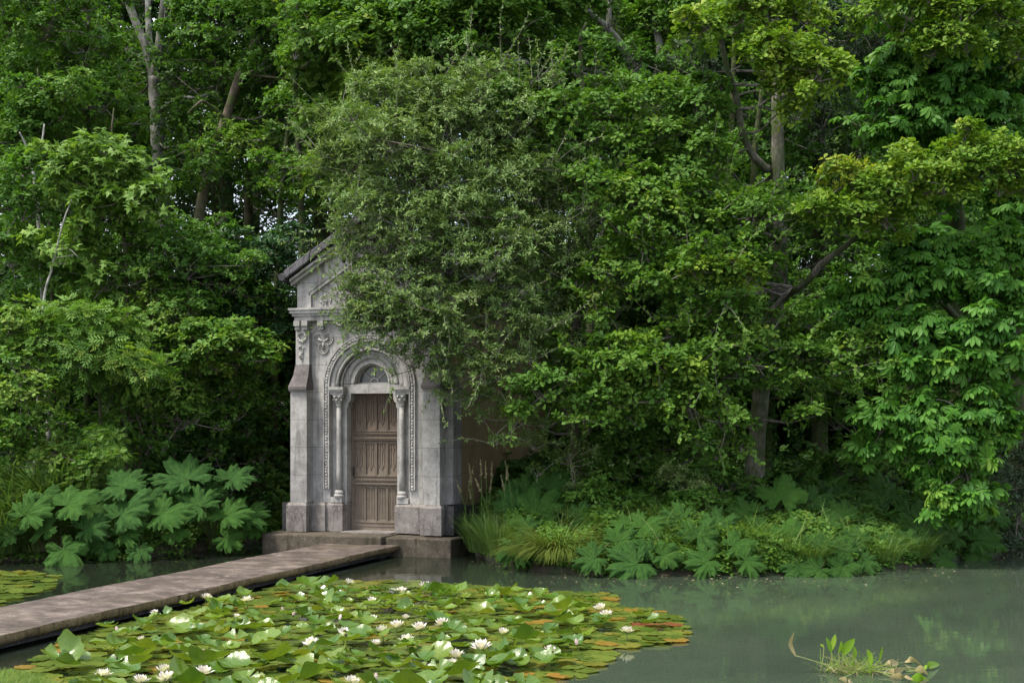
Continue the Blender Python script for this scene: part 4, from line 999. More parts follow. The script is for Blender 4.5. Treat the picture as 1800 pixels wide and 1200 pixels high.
oak = make_tree('oak_tree', 'oak with lobed bright green leaves and a pale mossy trunk rooted on the right bank',
  [(1326, 880, 24.6, .175), (1328, 800, 24.5, .165), (1338, 690, 24.4, .15), (1352, 600, 24.3, .145), (1368, 510, 24.2, .14), (1372, 420, 24.1, .125), (1368, 300, 24, .12), (1366, 200, 24, .11), (1366, 130, 24, .09), (1360, 0, 24, .07), (1350, -160, 24, .04)],
  [[(1374, 525, 24.2, .075), (1394, 512, 23.9, .065), (1420, 494, 23.6, .06), (1446, 462, 23.4, .055), (1492, 428, 23.2, .052), (1530, 388, 23, .046), (1600, 352, 22.7, .04), (1650, 340, 22.4, .04), (1720, 318, 22.2, .028), (1790, 300, 22, .018)],
   [(1352, 300, 24, .08), (1325, 275, 23.9, .07), (1306, 235, 23.7, .065), (1296, 180, 23.5, .06), (1276, 110, 23.3, .05), (1262, 40, 23.1, .04), (1250, -40, 23, .025)],
   [(1350, 610, 24.2, .05), (1310, 650, 23.6, .04), (1280, 660, 23, .035), (1220, 640, 22.6, .025), (1120, 640, 22.4, .012)],
   [(1346, 640, 24.2, .04), (1390, 640, 23.6, .03), (1470, 630, 22.8, .015)],
   [(1300, 200, 23.6, .04), (1240, 180, 23.6, .035), (1170, 215, 23.6, .03), (1080, 210, 23.5, .02), (1000, 215, 23.5, .012)],
   [(1368, 420, 24, .05), (1300, 400, 23.4, .04), (1240, 430, 22.9, .025), (1180, 460, 22.6, .012)], [(1318, 260, 23.8, .03), (1240, 290, 23.5, .025), (1160, 300, 23.2, .018), (1080, 310, 23, .01)]],
  px_pads(oak_pads, .25, .97) , 'oak', 'bark_oak', dens=.82, sprays=160, lump=.05, ivy=(3, 6, 350))
off = np.array(oak.location)
wd_ = np.vstack([spline(path3(l, False), 6) for l in ([(1392, 505, 23.9, .08), (1490, 420, 23.2, .07), (1600, 355, 22.7, .05), (1720, 318, 22.2, .028)], [(1366, 200, 24, .1), (1366, 130, 24, .09), (1360, 0, 24, .07)], [(1306, 235, 23.7, .06), (1276, 110, 23.3, .05), (1262, 40, 23.1, .04)])])
crown_mesh('oak_young', px_pads(oak_young, .2, 1.05), wd_).build('young_shoots', [M['oak_young'], M['twig']], oak, False, off)
make_tree('ivy_stem_tree', 'slimmer ivy-grown stem tight behind the oak trunk',
  [(1348, 870, 25.4, .08), (1350, 700, 25.4, .075), (1330, 500, 25.5, .07), (1325, 300, 25.6, .06), (1340, 150, 25.6, .04)], [], px_pads([(1380, 560, 25.3, 150, 60), (1290, 540, 25.4, 120, 80), (1310, 620, 25.4, 150, 60), (1400, 680, 25.2, 150, 60, .8), (1260, 300, 25.6, 130, 90, .7)]), 'hazel', 'bark_dark', ivy=(.9, 5, 700))
# the trees between the chapel and the oak
make_tree('grey_limbed_tree', 'tree with bare grey upper limbs showing top centre, behind the oak leaves',
  [(1180, 860, 30, .22), (1170, 500, 30, .2), (1150, 250, 30, .18), (1128, 130, 30, .15), (1100, 85, 30, .13)],
  [[(1128, 135, 30, .13), (1095, 85, 29.8, .11), (1060, 45, 29.6, .1), (1015, 5, 29.4, .085), (980, -60, 29.4, .06)], [(1068, 50, 29.6, .07), (1072, 0, 29.7, .06), (1066, -80, 29.7, .04)],
   [(1145, 240, 29.8, .09), (1090, 155, 29.2, .08), (1020, 118, 28.8, .07), (985, 108, 28.6, .06), (950, 118, 28.4, .06), (890, 98, 28.2, .045), (850, 82, 28, .03)], [(950, 115, 28.4, .05), (900, 108, 28.2, .035), (855, 118, 28, .02)],
   [(1150, 150, 30, .1), (1160, 90, 30, .09), (1145, 20, 30.2, .08), (1130, -60, 30.2, .06)]],
  px_pads([(720, 40, 28, 200, 100), (820, 40, 28, 200, 110), (900, 60, 28, 180, 80), (780, 90, 27.8, 170, 70), (960, 30, 28.4, 150, 80), (660, 80, 28.2, 150, 80), (1000, 90, 28.6, 130, 50, .6), (880, -40, 28.4, 350, 130), (1080, 30, 30.5, 150, 80, .5), (1160, 60, 30.6, 150, 110), (1210, 20, 30, 140, 120), (700, -60, 28.4, 300, 130), (1080, -120, 29.6, 350, 150), (640, 30, 28.6, 130, 80), (960, 150, 28.6, 140, 50, .6)]), 'oak', 'bark_dark', lump=.03, lsize=1.15, limb_bark='bark_grey')
make_tree('feathery_tree', 'pale green feathery-leaved tree top left of centre above the chapel', [(600, 830, 33, .16), (590, 400, 33, .14), (600, 100, 33, .11), (620, -60, 33, .07)], [],
  px_pads([(610, 40, 29.5, 130, 90), (640, 0, 29.5, 140, 80), (570, 60, 30, 130, 80), (600, 130, 30, 130, 80, .8), (570, 170, 30.5, 100, 60, .7), (540, -30, 30, 200, 90), (580, 260, 31, 90, 70, .6), (660, 130, 30.5, 120, 70), (580, 200, 29, 110, 70, .8), (620, 90, 28.8, 150, 70), (560, 300, 29, 80, 60, .7), (700, 90, 28.6, 150, 60), (560, 110, 29.2, 110, 60), (690, 130, 28.2, 130, 50), (590, 350, 29, 60, 50, .6)]), 'ash', 'bark', dens=1.0, lsize=.7)
for k_, (x_, yy_, lab) in enumerate(((1085, 33, 'dark double trunk in the shade behind the leaning tree, right of the chapel'), (1230, 34, 'dark trunk deep in the shade left of the oak stem'), (1450, 33, 'dark trunk in shade between the oak and the chestnut'), (960, 36, 'dark trunk rising behind the chapel roof ridge'), (760, 38, 'dark trunk hidden in leaves behind the chapel'))):
    make_tree('shaded_tree', lab, [(x_, 830, yy_, .2), (x_ + 4, 400, yy_, .18), (x_ - 6, 150, yy_, .15), (x_ + 20, -150, yy_, .1)], [],
      rand_pads(x_ - 120, x_ + 120, -250, 560, yy_ - .6, yy_ + 2, 15, (150, 260), (70, 130), .28 if x_ < 1000 else .6), 'wood', 'bark_dark', ivy=(1, 10, 1400))
make_tree('grey_evergreen', 'grey-green fine-leaved evergreen at the top right behind the yellow-green oak shoots', [(1440, 850, 29, .16), (1440, 400, 29, .15), (1440, 100, 29, .12), (1440, -100, 29, .06)], [],
  px_pads([(1430, 30, 27.5, 170, 100), (1500, 40, 27.5, 150, 90), (1380, 10, 27.8, 150, 90), (1550, 70, 27.8, 100, 70), (1190, 120, 28.4, 110, 110, .8), (1450, -60, 28, 280, 110), (1480, 120, 28, 130, 50, .6), (1560, 20, 28, 90, 90, .7), (1440, 220, 28, 150, 80, .6)]), 'grey_leaf', 'bark_dark', lsize=1.1)
make_tree('centre_shrub', 'dark leafy shrub below the leaning grey-green tree, right of the chapel side wall', [(1120, 880, 25.2, .03), (1115, 780, 25.2, .026), (1110, 720, 25.2, .014)], [[(1120, 870, 25.2, .025), (1150, 790, 25, .02), (1170, 740, 24.9, .01)]],
  px_pads([(1060, 780, 24.8, 140, 90, .8), (1130, 760, 24.8, 140, 80, .8), (1200, 800, 24.8, 130, 80, .8), (1090, 830, 24.4, 150, 60, .9), (1190, 850, 24.2, 120, 60, .9), (1030, 880, 23.2, 120, 60), (1090, 890, 22.8, 120, 50), (1200, 905, 22.4, 120, 60), (1260, 900, 22.6, 100, 60), (1270, 850, 23.6, 110, 60, .8), (1240, 780, 25.2, 100, 90, .7), (1030, 720, 25, 130, 70, .7), (1150, 710, 25.4, 140, 60, .7), (1000, 850, 24.6, 100, 50, .8)], .25), 'hazel', 'bark_dark', cat='shrub', parts=('stem', 'branch', 'foliage'), dens=.9)
make_tree('pale_shrub', 'small shrub with pale upright leaves left of the oak trunk', [(1210, 900, 23.2, .02), (1208, 860, 23.2, .016), (1205, 830, 23.2, .01)], [],
  px_pads([(1200, 845, 23, 70, 40), (1225, 870, 22.8, 60, 40), (1180, 835, 23.1, 50, 30), (1235, 890, 22.6, 50, 30)], .1), 'willow', 'twig', cat='shrub', parts=('stem', 'branch', 'foliage'), dens=.8, tone=.35)
# ------------------------------------------------------------------ chestnut and other trees on the right
make_tree('chestnut_tree', 'horse chestnut with large drooping fan-shaped leaves hanging over the water on the right',
  [(1690, 880, 25.5, .2), (1685, 600, 25.5, .19), (1680, 400, 25.5, .17), (1672, 210, 25.5, .14), (1670, 50, 25.5, .1), (1660, -120, 25.5, .06)],
  [[(1684, 560, 25.4, .07), (1640, 520, 24.4, .06), (1560, 500, 23.4, .04), (1490, 530, 22.6, .02)], [(1686, 640, 25.4, .06), (1740, 590, 24, .05), (1770, 600, 22.6, .025)], [(1688, 720, 25.4, .05), (1640, 700, 24, .04), (1600, 740, 22.8, .02)], [(1676, 300, 25.5, .07), (1610, 230, 24.6, .05), (1560, 190, 24, .03)], [(1688, 750, 25.4, .05), (1730, 730, 23.4, .035), (1720, 780, 22, .018)]],
  px_pads([(1540, 520, 22.8, 150, 50), (1490, 545, 22.7, 110, 50), (1600, 500, 22.7, 150, 60), (1560, 560, 22.6, 130, 40, .8), (1650, 490, 22.4, 150, 70), (1720, 510, 22.2, 150, 70), (1620, 590, 22.2, 140, 70), (1670, 640, 22, 120, 70), (1720, 590, 22, 150, 70), (1770, 560, 22, 120, 90), (1630, 660, 22.1, 110, 70), (1730, 650, 22, 120, 50), (1790, 640, 22.2, 90, 90), (1600, 730, 22.2, 100, 50), (1550, 750, 22.3, 100, 50), (1640, 750, 22, 110, 60), (1690, 720, 21.8, 130, 60), (1730, 750, 21.7, 110, 50), (1670, 790, 21.8, 110, 50), (1700, 830, 21.7, 90, 50), (1640, 830, 22, 80, 50), (1510, 800, 22.4, 50, 40), (1680, 890, 21.7, 90, 44), (1730, 870, 21.7, 60, 36), (1660, 880, 21.7, 60, 36), (1590, 790, 22.2, 80, 40, .8), (1480, 590, 23, 80, 40, .7), (1650, 440, 22.7, 120, 50), (1740, 440, 22.6, 130, 60), (1790, 450, 22.5, 90, 80), (1590, 440, 23, 100, 50, .8),
   (1660, 160, 24.4, 170, 60), (1720, 190, 24.2, 150, 70), (1610, 180, 24.4, 120, 60), (1570, 150, 24.5, 110, 50), (1650, 220, 24.3, 150, 50), (1760, 240, 24, 110, 60), (1640, 270, 24.5, 90, 40, .8), (1550, 230, 24.6, 110, 50, .7), (1620, 120, 24.7, 150, 50), (1780, 160, 24.4, 110, 70), (1700, 330, 24.2, 150, 60), (1780, 370, 24, 110, 70), (1610, 350, 24.6, 120, 50, .7), (1690, 110, 24.8, 200, 60), (1660, 20, 25, 250, 100, .8), (1760, 60, 25, 170, 100, .8), (1660, -100, 25, 380, 140)], .2, 1.05),
  'chestnut', 'bark_dark', dens=.9)
make_tree('yellow_oak', 'yellow-green leafy oak at the top right corner', [(1790, 860, 26.5, .16), (1780, 500, 26.5, .15), (1750, 200, 26, .12), (1720, 20, 25.4, .08)], [[(1750, 200, 26, .05), (1700, 110, 24.5, .035), (1680, 60, 23.8, .02)]],
  px_pads([(1690, 30, 23.4, 100, 70), (1700, 80, 23.3, 80, 60), (1650, 60, 23.5, 90, 60), (1640, 90, 23.6, 70, 40), (1600, 20, 23.7, 100, 70), (1760, 30, 23.5, 110, 80), (1710, 0, 23.5, 120, 60), (1790, 90, 23.8, 70, 60, .8), (1540, 20, 24, 90, 60, .8), (1690, -80, 23.8, 300, 110)], .2), 'oak_young', 'bark_dark', lump=.04)
make_tree('holly_shrub', 'dark small-leaved shrub at the right edge above the waterline', [(1790, 930, 24.6, .03), (1790, 850, 24.6, .025), (1792, 780, 24.6, .014)], [],
  px_pads([(1780, 830, 24.2, 90, 80), (1790, 900, 24, 110, 80), (1760, 880, 24.4, 90, 70, .8), (1800, 770, 24.4, 110, 70), (1830, 850, 24, 120, 160), (1790, 945, 23.9, 90, 40)], .2), 'grey_leaf', 'bark_dark', cat='shrub', parts=('stem', 'branch', 'foliage'), dens=.8)
make_tree('under_shrub', 'dark shrub filling the shade behind the right-hand giant leaves', [(1560, 900, 25.4, .03), (1555, 820, 25.4, .025), (1550, 760, 25.4, .014)], [],
  px_pads([(1480, 830, 25.2, 140, 70, .7), (1560, 840, 25, 140, 70, .7), (1640, 860, 25, 140, 60, .7), (1400, 830, 25.4, 110, 60, .6), (1560, 690, 26, 140, 80, .7), (1470, 740, 26, 120, 80, .6), (1420, 560, 26.4, 150, 90, .6), (1520, 480, 26.4, 130, 60, .6), (1500, 900, 24.2, 140, 50, .8), (1590, 900, 24, 140, 50, .8), (1540, 930, 23.2, 110, 40), (1640, 950, 23.2, 130, 36)], .25), 'hazel', 'bark_dark', cat='shrub', parts=('stem', 'branch', 'foliage'), dens=.9, tone=-.15)
make_tree('leafy_tree', 'fine-leaved green tree filling the upper left in front of the grey forked tree', [(150, 840, 29.6, .09), (160, 400, 29.6, .08), (150, 150, 29.6, .06), (160, -40, 29.6, .03)], [],
  rand_pads(-40, 190, -20, 430, 28.2, 30, 17, (100, 180), (40, 70), .5), 'hazel', 'bark_dark', tone=.05, sprays=60)
make_tree('leafy_tree', 'fine-leaved green tree filling the top between the leaning tree and the grey-green tree', [(520, 840, 29.4, .08), (530, 400, 29.4, .07), (520, 150, 29.4, .05), (540, -30, 29.4, .03)], [],
  rand_pads(500, 600, -20, 300, 28.4, 29.8, 8, (90, 160), (50, 80), .5), 'hazel', 'bark_dark', tone=.1)
make_tree('leafy_tree', 'mid-green leafy tree filling the gaps right behind the oak', [(1270, 870, 27.6, .1), (1280, 400, 27.6, .09), (1290, 100, 27.6, .05), (1290, -40, 27.6, .03)], [],
  rand_pads(1130, 1500, 0, 640, 27.4, 29, 18, (110, 190), (50, 90), .5), 'hazel', 'bark_dark', tone=-.2)
make_tree('leafy_tree', 'mid-green leafy tree filling the gaps behind the leaning grey-green tree', [(1030, 870, 27.4, .1), (1040, 400, 27.4, .09), (1020, 100, 27.4, .05), (1030, 40, 27.4, .03)], [],
  rand_pads(900, 1250, 110, 600, 26.9, 28.5, 16, (110, 190), (50, 90), .5), 'hazel', 'bark_dark', tone=-.2)
make_tree('leafy_tree', 'mid-green leafy tree filling the gaps behind the chestnut', [(1600, 870, 28.4, .1), (1600, 400, 28.4, .09), (1610, 100, 28.4, .05), (1610, -30, 28.4, .03)], [],
  rand_pads(1480, 1830, 0, 700, 27.4, 29, 18, (110, 200), (50, 90), .5), 'hazel', 'bark_dark', tone=-.15)
make_tree('leafy_tree', 'mid-green undergrown tree filling the shade between the left saplings', [(360, 840, 28.2, .06), (350, 560, 28.2, .05), (340, 400, 28.2, .03)], [],
  rand_pads(60, 470, 400, 760, 27.2, 28.8, 20, (100, 180), (40, 80), .5), 'hazel', 'bark_dark', tone=-.15)
# ------------------------------------------------------------------ the wood behind
MARKS = [(-80, 'the left edge of the picture'), (40, 'the V-forked bare sapling'), (110, 'the pale dead sapling'), (180, 'the broad-leaved young maple'), (280, 'the grey forked trunk'), (370, 'the leaning brown trunk'), (437, 'the slender brown trunk'), (500, 'the thin trunk by the chapel eave'), (570, 'the left roof slope of the chapel'), (650, 'the chapel gable peak'), (740, 'the left part of the grey-green leaning tree'), (840, 'the middle of the grey-green leaning tree'), (930, 'the right part of the grey-green leaning tree'), (1020, 'the stem of the grey-green leaning tree'), (1110, 'the bare grey upper limbs'), (1200, 'the left half of the oak'), (1290, 'the curved second stem of the oak'), (1370, 'the upright oak trunk'), (1450, 'the foot of the long right oak limb'), (1540, 'the middle of the long right oak limb'), (1630, 'the left part of the chestnut'), (1700, 'the chestnut trunk'), (1780, 'the right part of the chestnut'), (1870, 'the right edge of the picture')]
def marks_for(xs):
    left = list(MARKS); out = {}
    for x in sorted(xs):
        m_ = min(left, key=lambda q: abs(q[0] - x)); left.remove(m_); out[x] = m_[1]
    return out
tree_marks = marks_for([-100 + 2000 * ((i * 0.618) % 1.0) for i in range(22)])
shrub_marks = marks_for([-120 + 2040 * (i + .5) / 20 for i in range(20)])
for i in range(22):
    yy_ = 37 + 1.35 * i + rng.uniform(-1, 1)
    x_ = -100 + 2000 * ((i * 0.618) % 1.0)
    s_ = yy_ / 40
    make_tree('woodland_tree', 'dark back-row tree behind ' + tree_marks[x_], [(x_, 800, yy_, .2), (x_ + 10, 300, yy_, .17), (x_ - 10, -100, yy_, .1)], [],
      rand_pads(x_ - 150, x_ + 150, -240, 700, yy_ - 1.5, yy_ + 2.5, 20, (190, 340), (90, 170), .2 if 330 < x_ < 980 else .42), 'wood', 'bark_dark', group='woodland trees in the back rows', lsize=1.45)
for i in range(20):
    yy_ = 30.5 + 1.4 * (i % 4) + rng.uniform(-.4, .4); x_ = -120 + 2040 * (i + .5) / 20
    if 620 < x_ < 960: yy_ = max(yy_, 33.5)
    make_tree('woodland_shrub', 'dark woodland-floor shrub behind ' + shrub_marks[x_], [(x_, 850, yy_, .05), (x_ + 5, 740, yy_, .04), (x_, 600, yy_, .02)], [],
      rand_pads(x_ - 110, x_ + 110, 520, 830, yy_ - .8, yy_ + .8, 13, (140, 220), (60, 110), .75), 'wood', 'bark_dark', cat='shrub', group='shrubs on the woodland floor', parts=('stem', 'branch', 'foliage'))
# ------------------------------------------------------------------ giant-leaved gunnera on both banks
def gunnera_mat():
    m, t, out = new_mat('gunnera_leaf')
    a = node(t, 'Attribute', attribute_name='rnd')           # 0 on the blade .. 1 on a vein
    tc = node(t, 'TexCoord').outputs['Object']
    oi = node(t, 'ObjectInfo')
    c = ramp(t, noise(t, tc, 9.0, 5, 0.6), [(0.3, (0.018, 0.06, 0.012)), (0.7, (0.048, 0.122, 0.022))])
    c = mixc(t, ramp(t, oi.outputs['Random'], [(0.0, 0.0), (1.0, 0.55)]), c, (0.052, 0.132, 0.014))
    c = mixc(t, ramp(t, a.outputs['Fac'], [(0.4, 0.0), (0.95, 0.5)]), c, (0.12, 0.20, 0.06))
    p = node(t, 'BsdfPrincipled', Roughness=0.6); p.inputs['Specular IOR Level'].default_value = 0.14
    t.links.new(c, p.inputs['Base Color'])
    b_ = node(t, 'Bump', Strength=1.0, Distance=0.045); t.links.new(noise(t, tc, 22.0, 6, 0.7), b_.inputs['Height']); t.links.new(b_.outputs[0], p.inputs['Normal'])
    tr = node(t, 'BsdfTranslucent'); t.links.new(mixc(t, 1.0, c, (1.2, 1.3, 0.6), 'MULTIPLY'), tr.inputs[0])
    mx = node(t, 'MixShader'); mx.inputs[0].default_value = 0.2
    t.links.new(p.outputs[0], mx.inputs[1]); t.links.new(tr.outputs[0], mx.inputs[2]); t.links.new(mx.outputs[0], out.inputs[0])
    return m
M['gunnera'] = gunnera_mat()
M['stalk'] = plain_mat('prickly_green_stalk', (0.075, 0.10, 0.035), 0.7, 0.4, 40)

def gunnera_leaf(seed):
    """Unit leaf: stalk joins at the origin, blade in the xy plane, facing +z, tip along +x."""
    r_ = np.random.default_rng(seed)
    nth, nr = 161, 12
    th = np.linspace(R(-158), R(158), nth)
    lob = 7 if seed % 3 else 5
    la = np.linspace(R(-130), R(130), lob) + r_.normal(0, .07, lob); lw = R(21.5) * 6 / (lob - 1)
    ll = np.interp(np.abs(np.linspace(-1, 1, lob)), [0, 1 / 3, 2 / 3, 1], [1.0, .93, .8, .62]) * (1 + r_.normal(0, .09, lob))
    rad = np.full(nth, .46)
    vein = np.zeros(nth)
    for a_, l_ in zip(la, ll):
        d = np.abs(th - a_); wv = R(25)
        rad = np.maximum(rad, l_ * (1 - .36 * np.clip(d / lw, 0, 3) ** 3.0))
        vein = np.maximum(vein, np.exp(-(d / R(1.8)) ** 2))
    tooth = np.abs(((th * 4.0 + r_.uniform(0, 1)) % 1.0) - .5) * 2
    rad = rad * (1 - .17 * tooth) * (1 - .09 * np.abs(((th * 25.0) % 1.0) - .5) * 2) * (1 + .03 * r_.normal(size=nth))
    f = np.linspace(0.02, 1, nr)
    T, Fq = np.meshgrid(th, f)
    Rr = Fq * rad[None]
    x = Rr * np.cos(T); y = Rr * np.sin(T)
    fan = np.zeros_like(T)
    for a_ in la: fan += np.exp(-((T - a_) / R(12)) ** 2)
    z = .22 * Rr ** 1.2 + (.09 * fan - .06) * Rr * (0.4 + .8 * Fq) + .03 * np.sin(T * 11 + 9 * Fq) * Fq + .028 * np.abs(np.sin(Fq * 13 + 3 * fan)) * fan * Fq - .20 * np.clip(Fq - .65, 0, 1) * Rr * 2 - .10 * (y ** 2)
    mb = MB(); side = np.clip(.8 * vein[None] * (1 - .35 * Fq) + .35 * (np.abs(np.sin(T * 21 + Fq * 7)) > .94) * (Fq > .2), 0, 1)
    mb.grid(np.stack([x, y, z], -1), 0, side)
    return mb
def leaf_mesh(seed):
    o = gunnera_leaf(seed).build('leaf', M['gunnera'], None, True)
    me = o.data; bpy.data.objects.remove(o); return me
GL = [leaf_mesh(s) for s in range(12)]
def gunnera(name, label, base, leaves, group='giant-leaved plants along the banks'):
    """leaves: (px, py, Y, width px, tilt up 0..1, swing)"""
    bz = gz(base[0], base[1]); root = empty(name, (base[0], base[1], bz), 0, label, 'plant', group)
    B = np.array([base[0], base[1], bz])
    for i, (px, py, Y, wpx, tilt, swing) in enumerate(leaves):
        Y = Y - (.3 if px > 860 else .1); P = W(px, py, Y); s = wpx * Y / FPX / (1.38 if px < 860 else 1.22)
        # blade faces up and towards the water; the tip points down and outward
        n = norm(np.array([.25 * swing + rng.normal(0, .12), -0.62 - .3 * (1 - tilt) + rng.normal(0, .1), .35 + .75 * tilt]))
        out = norm(np.array([P[0] - B[0] + .5 * swing, min(P[1] - B[1], -.25), 0]) + [0, 0, 0.0])
        x = np.array([out[0] * .9 + rng.normal(0, .35), .25, 2.6 * (tilt - .42)]); x = norm(x - (x @ n) * n); y = np.cross(n, x)
        o = bpy.data.objects.new('leaf', GL[rng.integers(0, 12)]); COL.objects.link(o); o.parent = root
        o.matrix_local = Matrix(((x[0], y[0], n[0], P[0] - B[0]), (x[1], y[1], n[1], P[1] - B[1]), (x[2], y[2], n[2], P[2] - B[2]), (0, 0, 0, 1))) @ Matrix.Scale(s, 4)
        st = np.array([rng.normal(0, .08), rng.normal(0, .08), 0]); e = P - B
        mb = MB(); mb.tube(spline([st, st * .6 + e * .45 + [0, .05, .12 + .1 * abs(e[2])], e - n * .02 - x * .0], 5), np.linspace(.026, .014, 11) * (0.6 + s * .6), 7, lump=.08)
        mb.build('stalk', M['stalk'], root, True)
    return root
gunnera('gunnera', 'giant-leaved plant furthest left, among the tall grass on the left bank', (-8.2, 23.6), [(45, 905, 22.3, 84, .5, -.6), (118, 888, 22.5, 92, .55, .1), (78, 935, 22.3, 56, .4, 0), (150, 930, 22.5, 64, .5, .3), (112, 965, 22.2, 80, .2, 0), (22, 940, 22.3, 50, .4, -.4), (80, 880, 22.6, 56, .6, -.2)])
gunnera('gunnera', 'giant-leaved plant in the middle of the left bank with big pale ridged leaves', (-6.7, 24.0), [(219, 858, 23.2, 86, .65, .1), (212, 905, 22.9, 96, .5, -.3), (282, 905, 23, 80, .5, .5), (180, 948, 22.8, 60, .35, -.3), (215, 938, 22.8, 64, .4, 0), (245, 965, 22.7, 50, .2, .2), (165, 900, 23.1, 60, .6, -.5), (255, 880, 23.4, 54, .7, .2), (190, 962, 22.7, 44, .2, -.1), (300, 935, 23, 50, .4, .5)])
gunnera('gunnera', 'tallest giant-leaved plant nearest the chapel on the left bank', (-5.6, 24.8), [(330, 842, 23.9, 104, .75, -.1), (405, 842, 24.1, 76, .8, .6), (352, 890, 23.6, 82, .55, .1), (395, 908, 23.7, 74, .5, .3), (430, 908, 24, 66, .5, .8), (395, 945, 23.6, 54, .2, .2), (308, 872, 24, 60, .6, -.5), (370, 865, 24.2, 50, .8, .2), (320, 905, 23.8, 50, .5, -.3), (440, 930, 24.1, 44, .4, .6)])
gunnera('gunnera', 'shaded giant-leaved plant beside the chapel side wall behind the seeding grass', (0.2, 23.9), [(963, 857, 23.6, 76, .7, .2), (907, 888, 23.2, 70, .55, -.3), (943, 897, 22.9, 76, .5, .1), (1018, 910, 22.4, 56, .5, .5), (985, 885, 23.2, 60, .6, .3), (925, 865, 23.6, 56, .7, -.3), (907, 957, 21.8, 62, .3, -.4), (925, 930, 22.2, 50, .4, 0)])
gunnera('gunnera', 'giant-leaved plant at the waterline just right of the yellow-green grass tussock', (1.9, 21.6), [(1088, 952, 21, 64, .5, .1), (1046, 980, 20.7, 60, .3, -.4), (1127, 927, 21.5, 58, .6, .4), (1120, 990, 20.6, 74, .3, .1), (1163, 975, 20.8, 54, .35, .6), (1100, 925, 21.6, 44, .7, -.2), (1140, 968, 20.8, 38, .4, .2)])
gunnera('gunnera', 'giant-leaved plant at the foot of the oak trunk', (4.6, 23.2), [(1373, 877, 22.6, 76, .65, .1), (1322, 902, 22.4, 60, .55, -.5), (1403, 917, 22.2, 50, .5, .3), (1380, 950, 21.4, 70, .4, -.2), (1427, 930, 22, 54, .5, .4), (1428, 880, 23, 56, .7, .5), (1345, 930, 22, 44, .4, -.3), (1403, 995, 20.8, 50, .25, 0)])
gunnera('gunnera', 'giant-leaved plant with small leaves low over the water right of the oak', (5.7, 22), [(1490, 970, 21, 48, .45, .2), (1453, 963, 21.2, 54, .45, -.3), (1480, 995, 20.8, 58, .25, .1), (1440, 1000, 20.7, 50, .2, -.3), (1515, 950, 21.6, 50, .5, .5), (1483, 905, 22.6, 54, .6, .1), (1462, 930, 22, 50, .5, -.2), (1520, 985, 21, 40, .3, .4)])
gunnera('gunnera', 'dim giant-leaved plant in the shade under the left edge of the chestnut', (6.9, 24.4), [(1562, 882, 24, 84, .65, .1), (1485, 872, 24.2, 56, .7, -.5), (1530, 905, 23.6, 54, .6, -.2), (1600, 905, 23.6, 60, .55, .5), (1585, 935, 23, 50, .4, .3), (1540, 935, 22.8, 50, .4, -.1)])
gunnera('gunnera', 'giant-leaved plant furthest right, at the waterline below the chestnut', (8.6, 24.2), [(1743, 908, 23.4, 66, .6, .4), (1715, 950, 23.1, 54, .4, 0), (1750, 950, 23.2, 50, .35, .6), (1683, 943, 23, 48, .45, -.4), (1700, 915, 23.6, 56, .6, -.3), (1725, 975, 23, 40, .25, .2)])

gunnera('gunnera', 'low giant-leaved plant overhanging the water between the small-leaved one and the chestnut', (7.3, 23.2), [(1600, 960, 22.2, 64, .45, -.2), (1645, 955, 22.4, 60, .45, .2), (1570, 965, 21.8, 54, .4, -.4), (1620, 930, 22.8, 60, .6, 0), (1655, 980, 22.1, 46, .3, .3)])
gunnera('gunnera', 'giant-leaved plant half hidden among the herbs and ferns left of the oak', (3.4, 22.6), [(1225, 945, 21.2, 66, .5, -.2), (1262, 925, 21.6, 64, .6, .1), (1200, 915, 21.8, 58, .65, -.4), (1290, 960, 20.9, 56, .4, .3), (1245, 985, 20.6, 60, .3, 0), (1310, 985, 20.7, 50, .3, .3)])
# ------------------------------------------------------------------ grasses, ferns, herbs
def tuft(name, label, pos, n, size, droop=False, kind='sedge', spread=.2, cat='grass', lean=(0, 0), up=1.0, wide=1.0, group=None, zoff=0.0, thin=.7):
    x, y = pos; z = gz(x, y) + zoff
    root = np.array([x, y, z]); mb = MB()
    th = rng.uniform(0, 6.283, n); r = spread * np.sqrt(rng.random(n))
    P = root + np.stack([np.cos(th) * r, np.sin(th) * r, -.03 * np.ones(n)], -1)
    D = np.stack([np.cos(th) * rng.uniform(.15, .9, n) * wide + lean[0], np.sin(th) * rng.uniform(.15, .9, n) * wide + lean[1], up * np.ones(n)], -1)
    N = np.stack([-D[:, 0] * up, -D[:, 1] * up, wide * np.ones(n)], -1) + .2 * rng.normal(size=(n, 3))
    scatter(mb, 'droop' if droop else 'blade', P, D, N, wthin=thin, S=size * rng.uniform(.6, 1.15, n), rnd=np.clip(rng.normal(.45, .22, n), 0, 1))
    o = mb.build(name, M[kind], None, True, root); o.location = root
    return tag(o, label, cat, group)
p_ = G(982, 1004); tuft('sedge_tussock', 'yellow-green drooping grass tussock at the waterline right of the chapel', (p_[0], p_[1] + .35), 2200, .78, True, 'sedge', .28, wide=1.3, up=.6, thin=.6)
p_ = G(925, 985); tuft('sedge_tussock', 'small dull tussock between the seeding grass and the yellow-green tussock', (p_[0], p_[1] + .3), 500, .6, True, 'sedge', .22, wide=1.1)
for px, py, n, s, lab in ((30, 978, 1300, 1.25, 'tall arching grass clump at the left edge of the picture by the water'), (70, 890, 1700, 1.5, 'tall fine grass clump behind the furthest left giant leaves'), (60, 975, 700, .8, 'lower grass clump with straw-coloured foot under the furthest left giant leaves'), (150, 978, 400, .7, 'small straw-footed grass clump between the left and middle giant-leaved plants')):
    p_ = W(px, py, 23.6) if py < 950 else G(px, py); tuft('grass_clump', lab, (p_[0], max(p_[1], shore(p_[0]) + .1) + (.7 if py < 950 else .15)), n, s, True, 'grass', .35, wide=.9)
